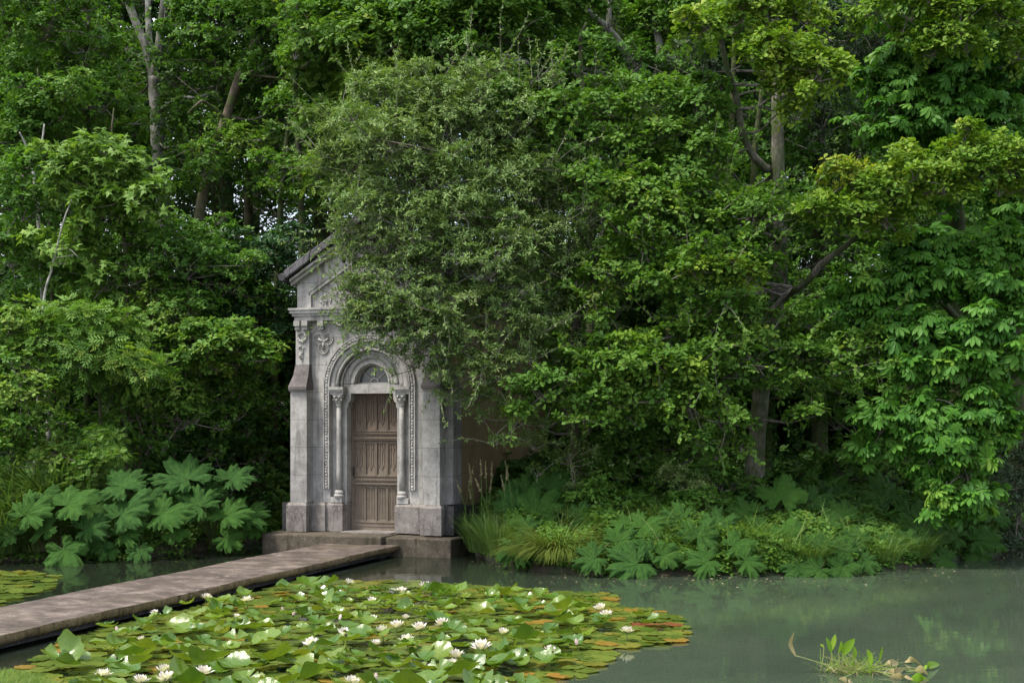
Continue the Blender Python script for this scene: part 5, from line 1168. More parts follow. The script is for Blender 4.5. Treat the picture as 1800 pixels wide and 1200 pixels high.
p_ = G(78, 985); tuft('dry_grass_clump', 'tuft of straw-coloured dry grass at the left waterline', (p_[0], shore(p_[0]) + .1), 260, .45, True, 'straw', .3, wide=.9)
for px, py, n, s, lab in ((850, 985, 420, .7, 'tall green grass clump close to the right corner of the chapel slab'), (880, 985, 420, .75, 'tall green grass clump a step right of the chapel slab'), (835, 965, 200, .75, 'thin grass clump against the blackened chapel plinth')):
    p_ = G(px, py); tuft('grass_clump', lab, (p_[0], shore(p_[0]) + .12 + (.25 if py < 980 else 0)), n, s, False, 'grass', .28, wide=.7)
for px, py, n, s, lab in ((1230, 950, 220, .7, 'bright grass clump midway along the right bank'), (1290, 955, 240, .7, 'yellowish grass clump below the oak trunk'), (1340, 970, 350, .6, 'drooping grass clump beside the leaf at the foot of the oak'), (1180, 915, 500, .8, 'grass clump behind the waterline giant leaves on the right bank'), (1060, 905, 400, .7, 'grass clump behind the yellow-green tussock'), (1410, 985, 500, .55, 'grass hanging over the water below the oak foot leaves'), (1630, 965, 500, .6, 'dark grass clump at the waterline below the chestnut'), (1550, 985, 400, .5, 'dull grass clump overhanging the water right of the small giant leaves')):
    Y = 22.2 if py < 950 else 21.4
    x = (px - CX) * Y / FPX; y = max(shore(x) + .15, Y if py < 975 else 0); tuft('grass_clump', lab, (x, y), n, s, True, 'grass' if px > 1350 else 'herb' if px > 1200 else 'grass', .26, wide=.8, thin=.55)
# seed heads
def seed_grass(label, px, py, n, h):
    p = G(px, py); x, y = p[0], shore(p[0]) + .3; z = gz(x, y); root = np.array([x, y, z]); e = empty('seeding_grass', root, 0, label, 'grass')
    st = MB(); hd = MB()
    for i in range(n):
        b0 = np.array([rng.normal(0, .18), rng.normal(0, .12), 0]); H = h * rng.uniform(.75, 1.1); l = np.array([rng.normal(-.08, .14), rng.normal(0, .1), 0])
        t_ = b0 + l + [0, 0, H]; path = spline([b0, b0 + l * .3 + [0, 0, H * .55], t_], 5); st.tube(path, np.linspace(.006, .003, len(path)), 4, cap=False)
        k = 60; f = rng.random(k); C = t_ - np.outer(f, norm(t_ - path[-3])) * .28; D = norm(t_ - path[-3]) + .55 * rng.normal(size=(k, 3))
        scatter(hd, 'diamond', C, D, rng.normal(size=(k, 3)), .035 * (1.3 - .7 * (1 - f)), rng.random(k))
    s_ = st.build('stem', M['grass'], e); hd.build('seed_head', M['straw'], e)
seed_grass('tall pale seed heads of grass standing against the chapel side wall, left group', 838, 985, 6, 1.35)
seed_grass('tall pale seed heads of grass standing against the chapel side wall, right group', 872, 985, 7, 1.5)
# ferns
def fern(label, px, py, Y, n, s):
    p = W(px, py, Y); z = gz(p[0], p[1]); root = np.array([p[0], p[1], z]); mb = MB()
    th = np.linspace(0, 6.283, n, endpoint=False) + rng.normal(0, .2, n)
    D = np.stack([np.cos(th) * .8, np.sin(th) * .8 - .25, .75 + rng.normal(0, .12, n)], -1); N = np.stack([-np.cos(th) * .7, -np.sin(th) * .7, .9 * np.ones(n)], -1)
    scatter(mb, 'fern', np.tile(root, (n, 1)), D, N, s * rng.uniform(.75, 1.1, n), np.clip(rng.normal(.5, .2, n), 0, 1))
    o = mb.build('fern', M['fern'], None, False, root); o.location = root; tag(o, label, 'fern', 'ferns on the right bank')
for px, Y, n, s, lab in ((1170, 22.6, 11, .95, 'large bright fern behind the waterline giant leaves'), (1120, 23, 9, .8, 'fern left of the large bright fern'), (1050, 22.8, 9, .8, 'fern behind the yellow-green tussock'), (1235, 23.4, 10, .9, 'fern below the pale-leaved small shrub'), (1420, 24.6, 10, 1.0, 'fern in the shade right of the oak trunk'), (1290, 24, 9, .8, 'fern left of the oak trunk foot'), (1000, 23.6, 8, .8, 'dark fern under the leaning grey-green tree'), (1455, 24.9, 8, .9, 'dim fern furthest right, deep behind the oak foot leaves'), (1215, 22.0, 11, .85, 'low fern left of the yellow-green herbs'), (1260, 22.8, 10, .9, 'fern standing behind the yellow-green herbs'), (1330, 22.6, 10, .8, 'fern between the herbs and the oak foot leaves'), (1080, 22.2, 9, .75, 'low fern between the tussock and the waterline giant leaves'), (1520, 23.2, 9, .8, 'fern in the shade behind the low waterline leaves right of the oak'), (1620, 24, 9, .8, 'fern below the left half of the chestnut')):
    fern(lab, px, 880, Y, n, s)
# low leafy cover that nobody could count
def cover(name, label, kind, shape, n, xr, dr, size, hgt, k=5, clear=None):
    x = rng.uniform(*xr, n); d = rng.uniform(0, 1, n) ** 1.2 * (dr[1] - dr[0]) + dr[0]; y = shore(x) + d
    h = hgt * (0.35 + .65 * np.clip(bumps(x * 2.3, y * 2.3) + .5, 0, 1.4)) * np.clip(.35 + d, .3, 1)
    C = np.stack([x, y, ground_z(x, y) + h * rng.uniform(.1, 1, n) + .02], -1)
    if clear is not None: ok = ~clear(C); C = C[ok]; n = len(C); x = C[:, 0]; y = C[:, 1]
    mb = MB(); rosettes(mb, shape, C, np.tile([0, -.35, 1.], (n, 1)) + .3 * rng.normal(size=(n, 3)), size, k, np.clip(.45 + .4 * bumps(x * 3, y * 3) + rng.normal(0, .15, n), 0, 1), lift=.15)
    return tag(mb.build(name, M[kind]), label, 'ground cover', kind='stuff')
cover('bank_herbs', 'yellow-green leafy herbs covering the right bank below the oak', 'herb', 'maple', 1700, (2.2, 5.2), (.0, 1.7), .085, .6, k=3, clear=lambda C: bumps(C[:, 0] * 1.9, C[:, 1] * 1.9) + rng.normal(0, .12, len(C)) < .03)
cover('bank_undergrowth', 'dark leafy undergrowth covering the foot of both banks', 'hazel', 'oval', 12000, (-.6, 10.5), (.0, 3.8), .085, .5)
cover('left_bank_undergrowth', 'leafy undergrowth covering the left bank under the giant leaves', 'hazel', 'oval', 7000, (-12, -3.9), (-.05, 4.0), .09, .45)
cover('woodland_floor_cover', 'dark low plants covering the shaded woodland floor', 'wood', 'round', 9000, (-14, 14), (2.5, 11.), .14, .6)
def wisps(label, n, xr, dr, L, kind):
    x = rng.uniform(*xr, n); d = rng.uniform(dr[0], dr[1], n); y = shore(x) + d
    ok = bumps(x * 1.7 + 2, y * 1.7) + rng.normal(0, .25, n) > -.05; x, y = x[ok], y[ok]; n = len(x); mb = MB()
    D = np.stack([rng.normal(0, .4, n), rng.normal(-.25, .35, n), np.ones(n)], -1)
    scatter(mb, 'droop', np.stack([x, y, ground_z(x, y) - .02], -1), D, np.stack([-D[:, 0], -D[:, 1] - .3, np.ones(n)], -1), L * rng.uniform(.5, 1.2, n), rnd=np.clip(rng.normal(.5, .25, n), 0, 1), wthin=.55)
    tag(mb.build('bank_grass', M[kind]), label, 'grass', kind='stuff')
wisps('fine wispy grass growing through the plants on the right bank', 2800, (-.4, 9.5), (.0, 2.4), .75, 'grass')
wisps('yellowish wispy grass among the herbs under the oak', 900, (2.2, 5.2), (.05, 1.6), .7, 'herb')
wisps('fine wispy grass on the left bank between the giant leaves', 2600, (-11.5, -4.6), (.0, 1.8), .7, 'grass')
for px, Y, n, s, lab in ((12, 23.0, 900, 1.0, 'light grass clump in the very left corner of the bank at the water'), (66, 22.95, 350, .6, 'light grass clump drooping to the water between the two lowest furthest-left giant leaves')):
    x_ = (px - CX) * Y / FPX; tuft('grass_clump', lab, (x_, max(shore(x_) + .1, 22.75)), n, s, True, 'grass', .3, wide=.9)
# small floating leaves and seeds below the banks
n_ = 240; x = rng.uniform(-1, 9.5, n_); y = shore(x) - np.abs(rng.normal(.05, .9, n_)) - .02; mb = MB()
scatter(mb, 'diamond', np.stack([x, y, np.full(n_, .012)], -1), rng.normal(size=(n_, 3)) * [1, 1, .02], np.tile([0, 0, 1.], (n_, 1)) + .05 * rng.normal(size=(n_, 3)), rng.uniform(.02, .07, n_), rng.random(n_))
tag(mb.build('floating_leaf_litter', M['straw']), 'tiny fallen leaves and seeds floating along the right bank', 'leaf litter', kind='stuff')
# a rusty young plant at the oak's foot
p_ = W(1305, 880, 23.9); mb = MB(); n_ = 9; C = np.array([p_[0], p_[1], gz(p_[0], p_[1]) + .22]) + rng.normal(0, .07, (n_, 3)) * [1.3, 1, .8]
rosettes(mb, 'maple', C, np.tile([0, -.5, 1.], (n_, 1)), .11, 3, rng.random(n_)); o_ = mb.build('rusty_plant', M['red_leaf'], None, False, (p_[0], p_[1], gz(p_[0], p_[1]))); o_.location = (p_[0], p_[1], gz(p_[0], p_[1]))
tag(o_, 'small rust-red leafed plant at the left foot of the oak trunk', 'plant')
# ------------------------------------------------------------------ water lilies
def pad_mat(name, c0, c1, edge, rough=0.22, edge_amt=.35):
    m, t, out = new_mat(name)
    tc = node(t, 'TexCoord').outputs['Object']; oi = node(t, 'ObjectInfo')
    a = node(t, 'Attribute', attribute_name='rnd')            # 0 at the middle .. 1 at the rim
    # 'rnd' carries twice a pad's own shade number plus 0 (middle) .. 1 (rim)
    md_ = node(t, 'Math', operation='MODULO'); t.links.new(a.outputs['Fac'], md_.inputs[0]); md_.inputs[1].default_value = 2.0
    fl_ = node(t, 'Math', operation='SUBTRACT'); t.links.new(a.outputs['Fac'], fl_.inputs[0]); t.links.new(md_.outputs[0], fl_.inputs[1])
    sh_ = node(t, 'Math', operation='MULTIPLY_ADD'); t.links.new(fl_.outputs[0], sh_.inputs[0]); sh_.inputs[1].default_value = 1 / 18.0; t.links.new(oi.outputs['Random'], sh_.inputs[2])
    fr_ = node(t, 'Math', operation='FRACT'); t.links.new(sh_.outputs[0], fr_.inputs[0])
    c = ramp(t, fr_.outputs[0], [(0.0, c0), (0.85, c1), (1.0, tuple(.5 * p_ + .5 * q_ for p_, q_ in zip(c1, edge)))])
    c = mixc(t, ramp(t, noise(t, tc, 7.0, 5, 0.65), [(0.45, 0.0), (0.75, 0.45)]), c, tuple(x * .6 for x in c0))
    nn = node(t, 'Math', operation='MULTIPLY_ADD'); t.links.new(noise(t, tc, 5.0, 5, 0.7), nn.inputs[0]); nn.inputs[1].default_value = .3
    t.links.new(md_.outputs[0], nn.inputs[2])
    sb_ = node(t, 'Math', operation='SUBTRACT'); t.links.new(nn.outputs[0], sb_.inputs[0]); sb_.inputs[1].default_value = .2
    c = mixc(t, ramp(t, sb_.outputs[0], [(0.0, 0.0), (0.88, 0.0), (1.0, edge_amt)]), c, edge)
    p = node(t, 'BsdfPrincipled', Roughness=rough); p.inputs['Specular IOR Level'].default_value = 0.5
    t.links.new(c, p.inputs['Base Color'])
    b_ = node(t, 'Bump', Strength=0.25, Distance=0.01); t.links.new(noise(t, tc, 14.0, 4, 0.6), b_.inputs['Height']); t.links.new(b_.outputs[0], p.inputs['Normal'])
    tr = node(t, 'BsdfTranslucent'); t.links.new(mixc(t, 1.0, c, (1.5, 1.3, 0.5), 'MULTIPLY'), tr.inputs[0])
    mx = node(t, 'MixShader'); mx.inputs[0].default_value = 0.3
    t.links.new(p.outputs[0], mx.inputs[1]); t.links.new(tr.outputs[0], mx.inputs[2]); t.links.new(mx.outputs[0], out.inputs[0])
    return m
M['pad_flat'] = pad_mat('floating_pad', (0.055, 0.098, 0.014), (0.14, 0.185, 0.03), (0.22, 0.14, 0.02), .28)
M['pad_raised'] = pad_mat('glossy_raised_pad', (0.05, 0.115, 0.012), (0.12, 0.19, 0.02), (0.16, 0.17, 0.03), .2, .2)
M['pad_orange'] = pad_mat('yellowing_pad', (0.22, 0.14, 0.02), (0.26, 0.17, 0.03), (0.3, 0.09, 0.01), .35)
M['pad_red'] = pad_mat('reddened_pad', (0.19, 0.055, 0.025), (0.2, 0.085, 0.028), (0.17, 0.12, 0.03), .35, .7)
def pad_shape(seed, curl=0.0):
    r_ = np.random.default_rng(seed); nth, nr = 37, 5
    th = np.linspace(R(9), R(351), nth); f = np.array([.0, .3, .6, .85, 1.0])
    T, Fq = np.meshgrid(th, f); rad = 1 + .03 * r_.normal(size=nth); rad[[0, -1]] *= .93
    X = Fq * rad * np.cos(T); Y = Fq * rad * np.sin(T)
    a = r_.uniform(0, 6.28, 3)
    Z = .012 * Fq ** 2 * np.sin(5 * T + a[0]) + .02 * Fq ** 3 * np.sin(9 * T + a[1])
    if curl:
        ax = r_.uniform(0, 6.28); u = X * math.cos(ax) + Y * math.sin(ax)
        Z = Z + curl * (np.abs(u) ** 1.8) * (1 + .3 * np.sin(3 * T + a[2])) + .22 * Fq ** 2.2 * (.6 + curl) + .06 * Fq ** 2 * np.sin(3 * T + a[2]) + .03 * Fq ** 2 * np.sin(7 * T + a[0])
    mb = MB(); mb.grid(np.stack([X, Y, Z], -1), 0, Fq * .999); return mb
def mesh_of(mb, mat, nm):
    o = mb.build(nm, mat, None, True); me = o.data; bpy.data.objects.remove(o); return me
FLAT = [mesh_of(pad_shape(s), M['pad_flat'], 'lily_pad') for s in range(5)]
RAISED = [mesh_of(pad_shape(s + 20, c), M['pad_raised'], 'lily_pad') for s, c in enumerate((.12, .25, .38, .55, .2))]
ORANGE = [mesh_of(pad_shape(s + 40), M['pad_orange'], 'lily_pad') for s in range(2)]
REDP = [mesh_of(pad_shape(s + 50), M['pad_red'], 'lily_pad') for s in range(2)]
POLY = [(40, 1262), (30, 1185), (95, 1140), (170, 1098), (290, 1062), (420, 1036), (520, 1022), (600, 1022), (700, 1022), (860, 1032), (980, 1042), (1078, 1046), (1075, 1066), (1180, 1078), (1203, 1100), (1195, 1128), (1080, 1140), (1050, 1165), (1030, 1185), (980, 1200), (960, 1260)]
POLY2 = [(-60, 1006), (40, 1004), (98, 1012), (80, 1034), (30, 1052), (-60, 1075)]
def inside(px, py, poly):
    c = False; j = len(poly) - 1
    for i in range(len(poly)):
        (xi, yi), (xj, yj) = poly[i], poly[j]
        if (yi > py) != (yj > py) and px < (xj - xi) * (py - yi) / (yj - yi) + xi: c = not c
        j = i
    return c
def on_walk(x, y, m=.12):
    d = np.array([x, y, 0]) - (A0 + B0) / 2 * [1, 1, 0]; return abs(d @ nB) < Wd / 2 + m and (d @ dA) < Lw
FLOWERS = [(613, 1024), (690, 1041), (705, 1038), (747, 1029), (653, 1056), (655, 1087), (713, 1085), (605, 1112), (547, 1129), (672, 1111), (698, 1101), (738, 1103), (715, 1123), (778, 1096), (846, 1137), (801, 1153), (794, 1167), (617, 1199), (884, 1111), (967, 1142), (1056, 1069), (1065, 1081), (1102, 1109), (362, 1049), (434, 1054), (272, 1076), (415, 1083), (249, 1122), (181, 1186), (288, 1178), (292, 1194), (247, 1197), (357, 1181), (660, 1130)]
flow_w = [G(px, py, .06) for px, py in FLOWERS]
cand = []
tries = 0
while len(cand) < 2100 and tries < 60000:
    tries += 1
    Y = rng.uniform(11.2, 20.2); X = rng.uniform(-6.2, 2.8); py = HY + EYE * FPX / Y; px = CX + X * FPX / Y
    main = inside(px, py, POLY)
    if not main or on_walk(X, Y) or Y < near_shore(X) + .25: continue
    r = rng.uniform(.10, .18)
    if any((X - a) ** 2 + (Y - b_) ** 2 < (.56 * (r + q)) ** 2 for a, b_, q, *_ in cand): continue
    cand.append((X, Y, r, px, py))
c2 = []
for _ in range(6000):
    Y = rng.uniform(16, 22.5); X = rng.uniform(-9.5, -5.2); py = HY + EYE * FPX / Y; px = CX + X * FPX / Y
    if not inside(px, py, POLY2) or on_walk(X, Y): continue
    r = rng.uniform(.11, .19)
    if any((X - a) ** 2 + (Y - b_) ** 2 < (.7 * (r + q)) ** 2 for a, b_, q, *_ in c2): continue
    c2.append((X, Y, r, px, py))
def edge_d(px, py, poly):
    best = 1e9
    for (x0, y0), (x1, y1) in zip(poly, poly[1:] + poly[:1]):
        dx, dy = x1 - x0, y1 - y0; t_ = max(0, min(1, ((px - x0) * dx + 4 * (py - y0) * dy) / (dx * dx + 4 * dy * dy)))
        best = min(best, math.hypot(px - x0 - t_ * dx, 2 * (py - y0 - t_ * dy)))
    return best
# raised pads stand in the middle of the patch, flat ones float round its rim
raised, flat = [], []
for c in cand:
    e = edge_d(c[3], c[4], POLY)
    pr = np.clip((e - 22) / 45, 0, 1) * .38
    near_f = min(math.hypot(c[0] - f[0], c[1] - f[1]) for f in flow_w)
    if near_f < .10 or any(abs(c[0] - f[0] * c[1] / f[1]) < .15 and -.02 < f[1] - c[1] < .5 for f in flow_w): pr = 0
    (raised if rng.random() < pr else flat).append(c)
raised = sorted(raised, key=lambda c: c[1]); print('PADS raised', len(raised), 'flat', len(flat), 'far', len(c2))
LP = {'raised': 'glossy green waterlily pad lifted and curled above the others in the floating patch', 'flat': 'flat olive-green waterlily pad floating on the pond in the main patch before the walkway', 'orange': 'orange-yellow fading waterlily pad floating among the green pads', 'red': 'reddened waterlily pad at the right end of the floating patch', 'far': 'flat olive waterlily pad floating left of the walkway, behind it'}
def pad_object(me, loc, rot, s, key, group):
    o = bpy.data.objects.new('lily_pad', me); COL.objects.link(o); o.location = loc; o.rotation_euler = rot; o.scale = (s, s, s)
    return tag(o, LP[key], 'lily pad', group)
mbr = MB(); VR = [pad_shape(s + 20, c) for s, c in enumerate((.12, .25, .38, .55, .2))]; nor_ = 0
for i, (X, Y, r, px, py) in enumerate(raised):
    h = rng.uniform(.05, .15); tl = rng.uniform(3, 22) + (6 if i < 90 else 0)
    s = r * rng.uniform(.75, 1.0) * (1.22 if i < 90 else 1.0); h = max(h, s * math.sin(R(tl)) * .85)
    az = rng.uniform(0, 6.28)
    m_ = Matrix.Rotation(az, 4, 'Z') @ Matrix.Rotation(R(tl), 4, 'X') @ Matrix.Rotation(rng.uniform(0, 6.28), 4, 'Z')
    if i < 200: o = pad_object(RAISED[i % 5], (X, Y, h), m_.to_euler(), s, 'raised', 'raised waterlily pads')
    else:
        v = VR[i % 5]; mbr.bulk(np.concatenate(v.V) @ np.array(m_.to_3x3()).T * s + [X, Y, h], np.concatenate(v.idx), np.concatenate(v.tot), np.concatenate(v.rnd) + 2 * rng.integers(0, 10))
if mbr.n: tag(mbr.build('raised_lily_pads', M['pad_raised'], None, True), 'smaller curled green waterlily pads standing up towards the back of the floating patch', 'lily pads', kind='stuff')
flat = sorted(flat, key=lambda c: c[1])
ind = flat[:70]; rest = flat[70:]
nred = 0
mbs = MB()
V0 = [pad_shape(s) for s in range(5)]
for k, (X, Y, r, px, py) in enumerate(flat):
    u = rng.random(); e = edge_d(px, py, POLY)
    red = 1120 < px < 1190 and 1082 < py < 1104
    z = .008 + rng.uniform(0, .022)
    rot = (rng.normal(0, .05), rng.normal(0, .05), rng.uniform(0, 6.28))
    if red and nred < 4: nred += 1; pad_object(REDP[k % 2], (X, Y, z + .004), rot, r * .85, 'red', 'reddened waterlily pads'); continue
    if u < (.07 if e < 40 else .025) and nor_ < 36: nor_ += 1; pad_object(ORANGE[k % 2], (X, Y, z + .01), rot, r * .9, 'orange', 'yellowing waterlily pads'); continue
    if k < 44: pad_object(FLAT[k % 5], (X, Y, z), rot, r, 'flat', 'flat waterlily pads'); continue
    v = V0[k % 5]; m_ = np.array(Matrix.Rotation(rot[2], 3, 'Z') @ Matrix.Rotation(rot[0], 3, 'X'))
    VV = np.concatenate(v.V) @ m_.T * r + [X, Y, z]
    mbs.bulk(VV, np.concatenate(v.idx), np.concatenate(v.tot), np.concatenate(v.rnd) + 2 * rng.integers(0, 10))
tag(mbs.build('lily_pad_mat', M['pad_flat'], None, True), 'dense mat of small flat waterlily pads covering the water between the larger ones', 'lily pads', kind='stuff')
for k, (X, Y, r, px, py) in enumerate(sorted(c2, key=lambda c: c[1])[:70]):
    pad_object(FLAT[k % 5], (X, Y, .01 + rng.uniform(0, .02)), (rng.normal(0, .04), rng.normal(0, .04), rng.uniform(0, 6.28)), r, 'far', 'waterlily pads behind the walkway')
# flowers
M['petal'] = leaf_mat('white_petal', (0.54, 0.47, 0.49), (0.68, 0.63, 0.63), (0.75, 0.72, 0.70), trans=0.25, rough=0.5)
M['petal_pink'] = leaf_mat('pinkish_petal', (0.62, 0.42, 0.46), (0.74, 0.6, 0.6), (0.8, 0.7, 0.68), trans=0.2, rough=0.5)
M['stamen'] = plain_mat('yellow_stamen', (0.75, 0.5, 0.06), 0.6, 0.2, 60)
M['sepal'] = leaf_mat('green_sepal', (0.09, 0.12, 0.03), (0.14, 0.16, 0.05), (0.25, 0.2, 0.12), trans=.15)
PT = (np.array([(0, 0, 0), (.3, .15, .05), (.65, .19, .11), (1, 0, .2), (.65, -.19, .11), (.3, -.15, .05), (.5, 0, .02)], float), [(0, 6, 1), (1, 6, 2), (2, 6, 3), (3, 6, 4), (4, 6, 5), (5, 6, 0)])
TPC['petal'] = (PT[0], np.concatenate([np.array(q) for q in PT[1]]), np.full(6, 3))
def flower_parts(opening):
    out = []
    mb = MB()
    for n, el, L, off in ((9, 12 + 40 * (1 - opening), 1.0, 0), (9, 34 + 30 * (1 - opening), .92, .35), (8, 54 + 20 * (1 - opening), .78, .1), (6, 70, .6, .3)):
        th = np.arange(n) * 2 * np.pi / n + off + rng.normal(0, .06, n); e = R(el) + rng.normal(0, .08, n)
        D = np.stack([np.cos(th) * np.cos(e), np.sin(th) * np.cos(e), np.sin(e)], -1); N = np.stack([-np.cos(th) * np.sin(e), -np.sin(th) * np.sin(e), np.cos(e)], -1)
        scatter(mb, 'petal', np.zeros((n, 3)) + D * .06, D, N, L * rng.uniform(.92, 1.05, n), rng.random(n))
    st = MB(); n = 26; th = rng.uniform(0, 6.28, n); rr = .2 * np.sqrt(rng.random(n))
    for a, b_ in zip(th, rr): st.tube([(0, 0, .05), (b_ * math.cos(a), b_ * math.sin(a), .34)], [.02, .028], 4)
    sp = MB(); n = 4; th = np.arange(n) * 1.571; e = R(4)
    D = np.stack([np.cos(th), np.sin(th), np.full(n, .02)], -1); scatter(sp, 'petal', D * .02 - [0, 0, .03], D, np.tile([0, 0, 1.], (n, 1)), np.full(n, .98), rng.random(n))
    sp.tube([(0, 0, -.02), (.05, .02, -.45), (.02, .05, -1.2)], .05, 6)
    return mb, st, sp
FP = []
for k in range(4):
    a, b_, c = flower_parts((.95, .75, .55, .35)[k])
    FP.append((mesh_of(a, M['petal'], 'petals'), mesh_of(b_, M['stamen'], 'stamens'), mesh_of(c, M['sepal'], 'sepals')))
FLAB = {0: 'white waterlily furthest back, nearest the chapel slab', 1: 'left flower of the close white pair near the back of the lily patch', 2: 'right flower of the close white pair near the back of the lily patch', 3: 'white waterlily at the back edge of the patch below the reflected chapel corner',
 4: 'yellowish half-closed waterlily just in front of the close white pair', 5: 'small white waterlily in front of the yellowish half-closed one', 6: 'small upright white waterlily behind the row of four open flowers', 7: 'white waterlily left of the row of open flowers in the middle', 8: 'white waterlily lowest left of the middle group, in front of the one beside it',
 9: 'leftmost open flower in the middle row of white waterlilies', 10: 'second open flower in the middle row of white waterlilies', 11: 'third open flower in the middle row of white waterlilies', 12: 'white waterlily just below the middle row', 13: 'rightmost white waterlily of the middle row, set slightly further back', 14: 'large open white waterlily right of centre, in front of the middle row',
 15: 'upper flower of the stacked white pair at bottom centre', 16: 'lower flower of the stacked white pair at bottom centre', 17: 'white waterlily cut by the bottom edge of the picture', 18: 'low half-hidden white waterlily right of the middle row', 19: 'small white waterlily alone at the lower right of the patch', 20: 'rear flower of the white pair at the right of the patch', 21: 'front flower of the white pair at the right of the patch', 22: 'white waterlily nearest the reddened pads',
 23: 'leftmost of two white waterlilies touching the walkway edge shadow', 24: 'white waterlily right of the one by the walkway edge', 25: 'small white waterlily close to the walkway on the left', 26: 'small white waterlily behind a raised pad, left of the middle', 27: 'small partly hidden white waterlily among the left pads', 28: 'white waterlily furthest left in the front row', 29: 'upper flower of the overlapping white pair in the front row', 30: 'lower flower of the overlapping white pair in the front row', 31: 'white waterlily between the leftmost one and the overlapping pair', 32: 'white waterlily right of the overlapping pair in the front row', 33: 'small drooping white waterlily between pads below the middle row'}
for i, ((px, py), p) in enumerate(zip(FLOWERS, flow_w)):
    k = {4: 3, 5: 2, 6: 3, 18: 2, 25: 2, 26: 3, 27: 2, 33: 3}.get(i, i % 2 if i % 5 else 2)
    s = {4: .085, 5: .075, 6: .07, 18: .085, 19: .085, 25: .065, 26: .065, 27: .06, 33: .07, 14: .125}.get(i, rng.uniform(.095, .115))
    h = .10 + rng.uniform(-.01, .03); q = G(px, py + 3, h)
    e = empty('water_lily_flower', (q[0], q[1], h), rng.uniform(0, 6.28), FLAB[i], 'flower', 'white waterlilies in bloom')
    e.rotation_euler = (rng.normal(0, .16), rng.normal(0, .16), rng.uniform(0, 6.28)); e.scale = (s, s, s)
    for nm, me in zip(('petals', 'stamens', 'sepals'), FP[k]):
        o = bpy.data.objects.new(nm, me); COL.objects.link(o); o.parent = e
# the curled pad closest to a flower is told apart by that flower
_rp = [o for o in COL.objects if o.get('group') == 'raised waterlily pads']; _used = set()
for i, p in enumerate(flow_w):
    if len(FLAB[i].split()) > 11: continue
    o = min((o for o in _rp if o.name not in _used), key=lambda o: (o.location.x - p[0]) ** 2 + (o.location.y - p[1]) ** 2)
    if (o.location.x - p[0]) ** 2 + (o.location.y - p[1]) ** 2 < .4 ** 2: _used.add(o.name); o['label'] = 'curled green pad nearest the ' + FLAB[i]
BUDS = [(498, 1072, 'pinkish bud by the small flower left of the middle'), (515, 1079, 'pale bud leaning beside the pinkish one'), (206, 1109, 'pointed bud among the left pads near the walkway'), (980, 1053, 'closed bud at the back right of the patch'), (1015, 1131, 'pinkish bud at the right front of the patch'), (596, 1087, 'small bud among the pads left of centre'), (357, 1150, 'bud in front of the left raised pads'), (661, 1193, 'bud at the bottom edge near the centre')]
pm = MB()
for n, el, L in ((5, 80, 1.0), (5, 84, .95)):
    th = np.arange(n) * 2 * np.pi / n + (0 if el == 80 else .6); e = np.full(n, R(el)); D = np.stack([np.cos(th) * np.cos(e), np.sin(th) * np.cos(e), np.sin(e)], -1); N = np.stack([-np.cos(th) * np.sin(e), -np.sin(th) * np.sin(e), np.cos(e)], -1)
    scatter(pm, 'petal', np.stack([np.cos(th) * .12, np.sin(th) * .12, 0 * th], -1), D, N, np.full(n, L), rng.random(n))
BUDP = mesh_of(pm, M['petal_pink'], 'petals'); sm = MB(); sm.lathe([(0, -.05), (.14, .0), (.17, .2), (.15, .34)], (0, 0, 0), 10); sm.tube([(0, 0, 0), (.04, .02, -.5), (.0, .05, -1.4)], .05, 6); BUDS_M = mesh_of(sm, M['sepal'], 'sepals')
for px, py, lab in BUDS:
    h = .09; q = G(px, py + 4, h); e = empty('water_lily_bud', (q[0], q[1], h), 0, lab, 'bud', 'waterlily buds'); e.rotation_euler = (rng.normal(0, .25), rng.normal(0, .25), rng.uniform(0, 6)); e.scale = (.085,) * 3
    for nm, me in (('petals', BUDP), ('sepals', BUDS_M)):
        o = bpy.data.objects.new(nm, me); COL.objects.link(o); o.parent = e
# ------------------------------------------------------------------ the little floating plant on the right
pc = G(1500, 1182); plant = empty('floating_marsh_plant', pc, 0, 'small floating clump of marsh plant with upright bright leaves and trailing brown leaves, lower right', 'plant')
M['marsh'] = leaf_mat('marsh_leaf', (0.11, 0.22, 0.02), (0.18, 0.3, 0.03), (0.26, 0.34, 0.05), trans=.4, rough=.35)
M['marsh_dry'] = leaf_mat('fading_marsh_leaf', (0.24, 0.2, 0.09), (0.34, 0.28, 0.15), (0.42, 0.34, 0.22), trans=.25, rough=.45)
M['marsh_stem'] = plain_mat('marsh_stem', (0.16, 0.19, 0.06), 0.5, 0.3, 40)
def lance_leaf(path, width, mat, name='leaf', twist=0.0, parent=plant):
    p = spline(path, 6); n = len(p); t = norm(np.gradient(p, axis=0)); f = np.linspace(0, 1, n)
    side = norm(np.cross(t, np.array([math.sin(twist), -math.cos(twist), .25]))); nor = np.cross(side, t)
    w = 1.0 * width * np.sin(np.pi * np.clip(f * .96 + .04, 0, 1)) ** .75; w[-1] = .001
    mb = MB(); mb.grid(np.stack([p - side * w[:, None] + nor * w[:, None] * .25, p, p + side * w[:, None] + nor * w[:, None] * .25], 1), 0, rng.uniform(.2, .9)); return mb.build(name, mat, parent, True)
def stem(path, r0, r1): 
    p = spline(path, 6); mb = MB(); mb.tube(p, np.linspace(r0, r1, len(p)), 6); return mb.build('stem', M['marsh_stem'], plant, True)
def L2(px, py): q = W(px, py, pc[1]); return q - pc
def L3(px, py, z=.012): q = G(px, py, z); return q - pc
mb = MB(); n_ = 240
C = rng.normal(0, 1, (n_, 3)) * [.13, .08, .03] + [0, 0, .035]
scatter(mb, 'blade', C, rng.normal(size=(n_, 3)) * [1, .6, .45], rng.normal(size=(n_, 3)), rng.uniform(.08, .22, n_), rng.random(n_)); mb.build('root_mat', M['straw'], plant)
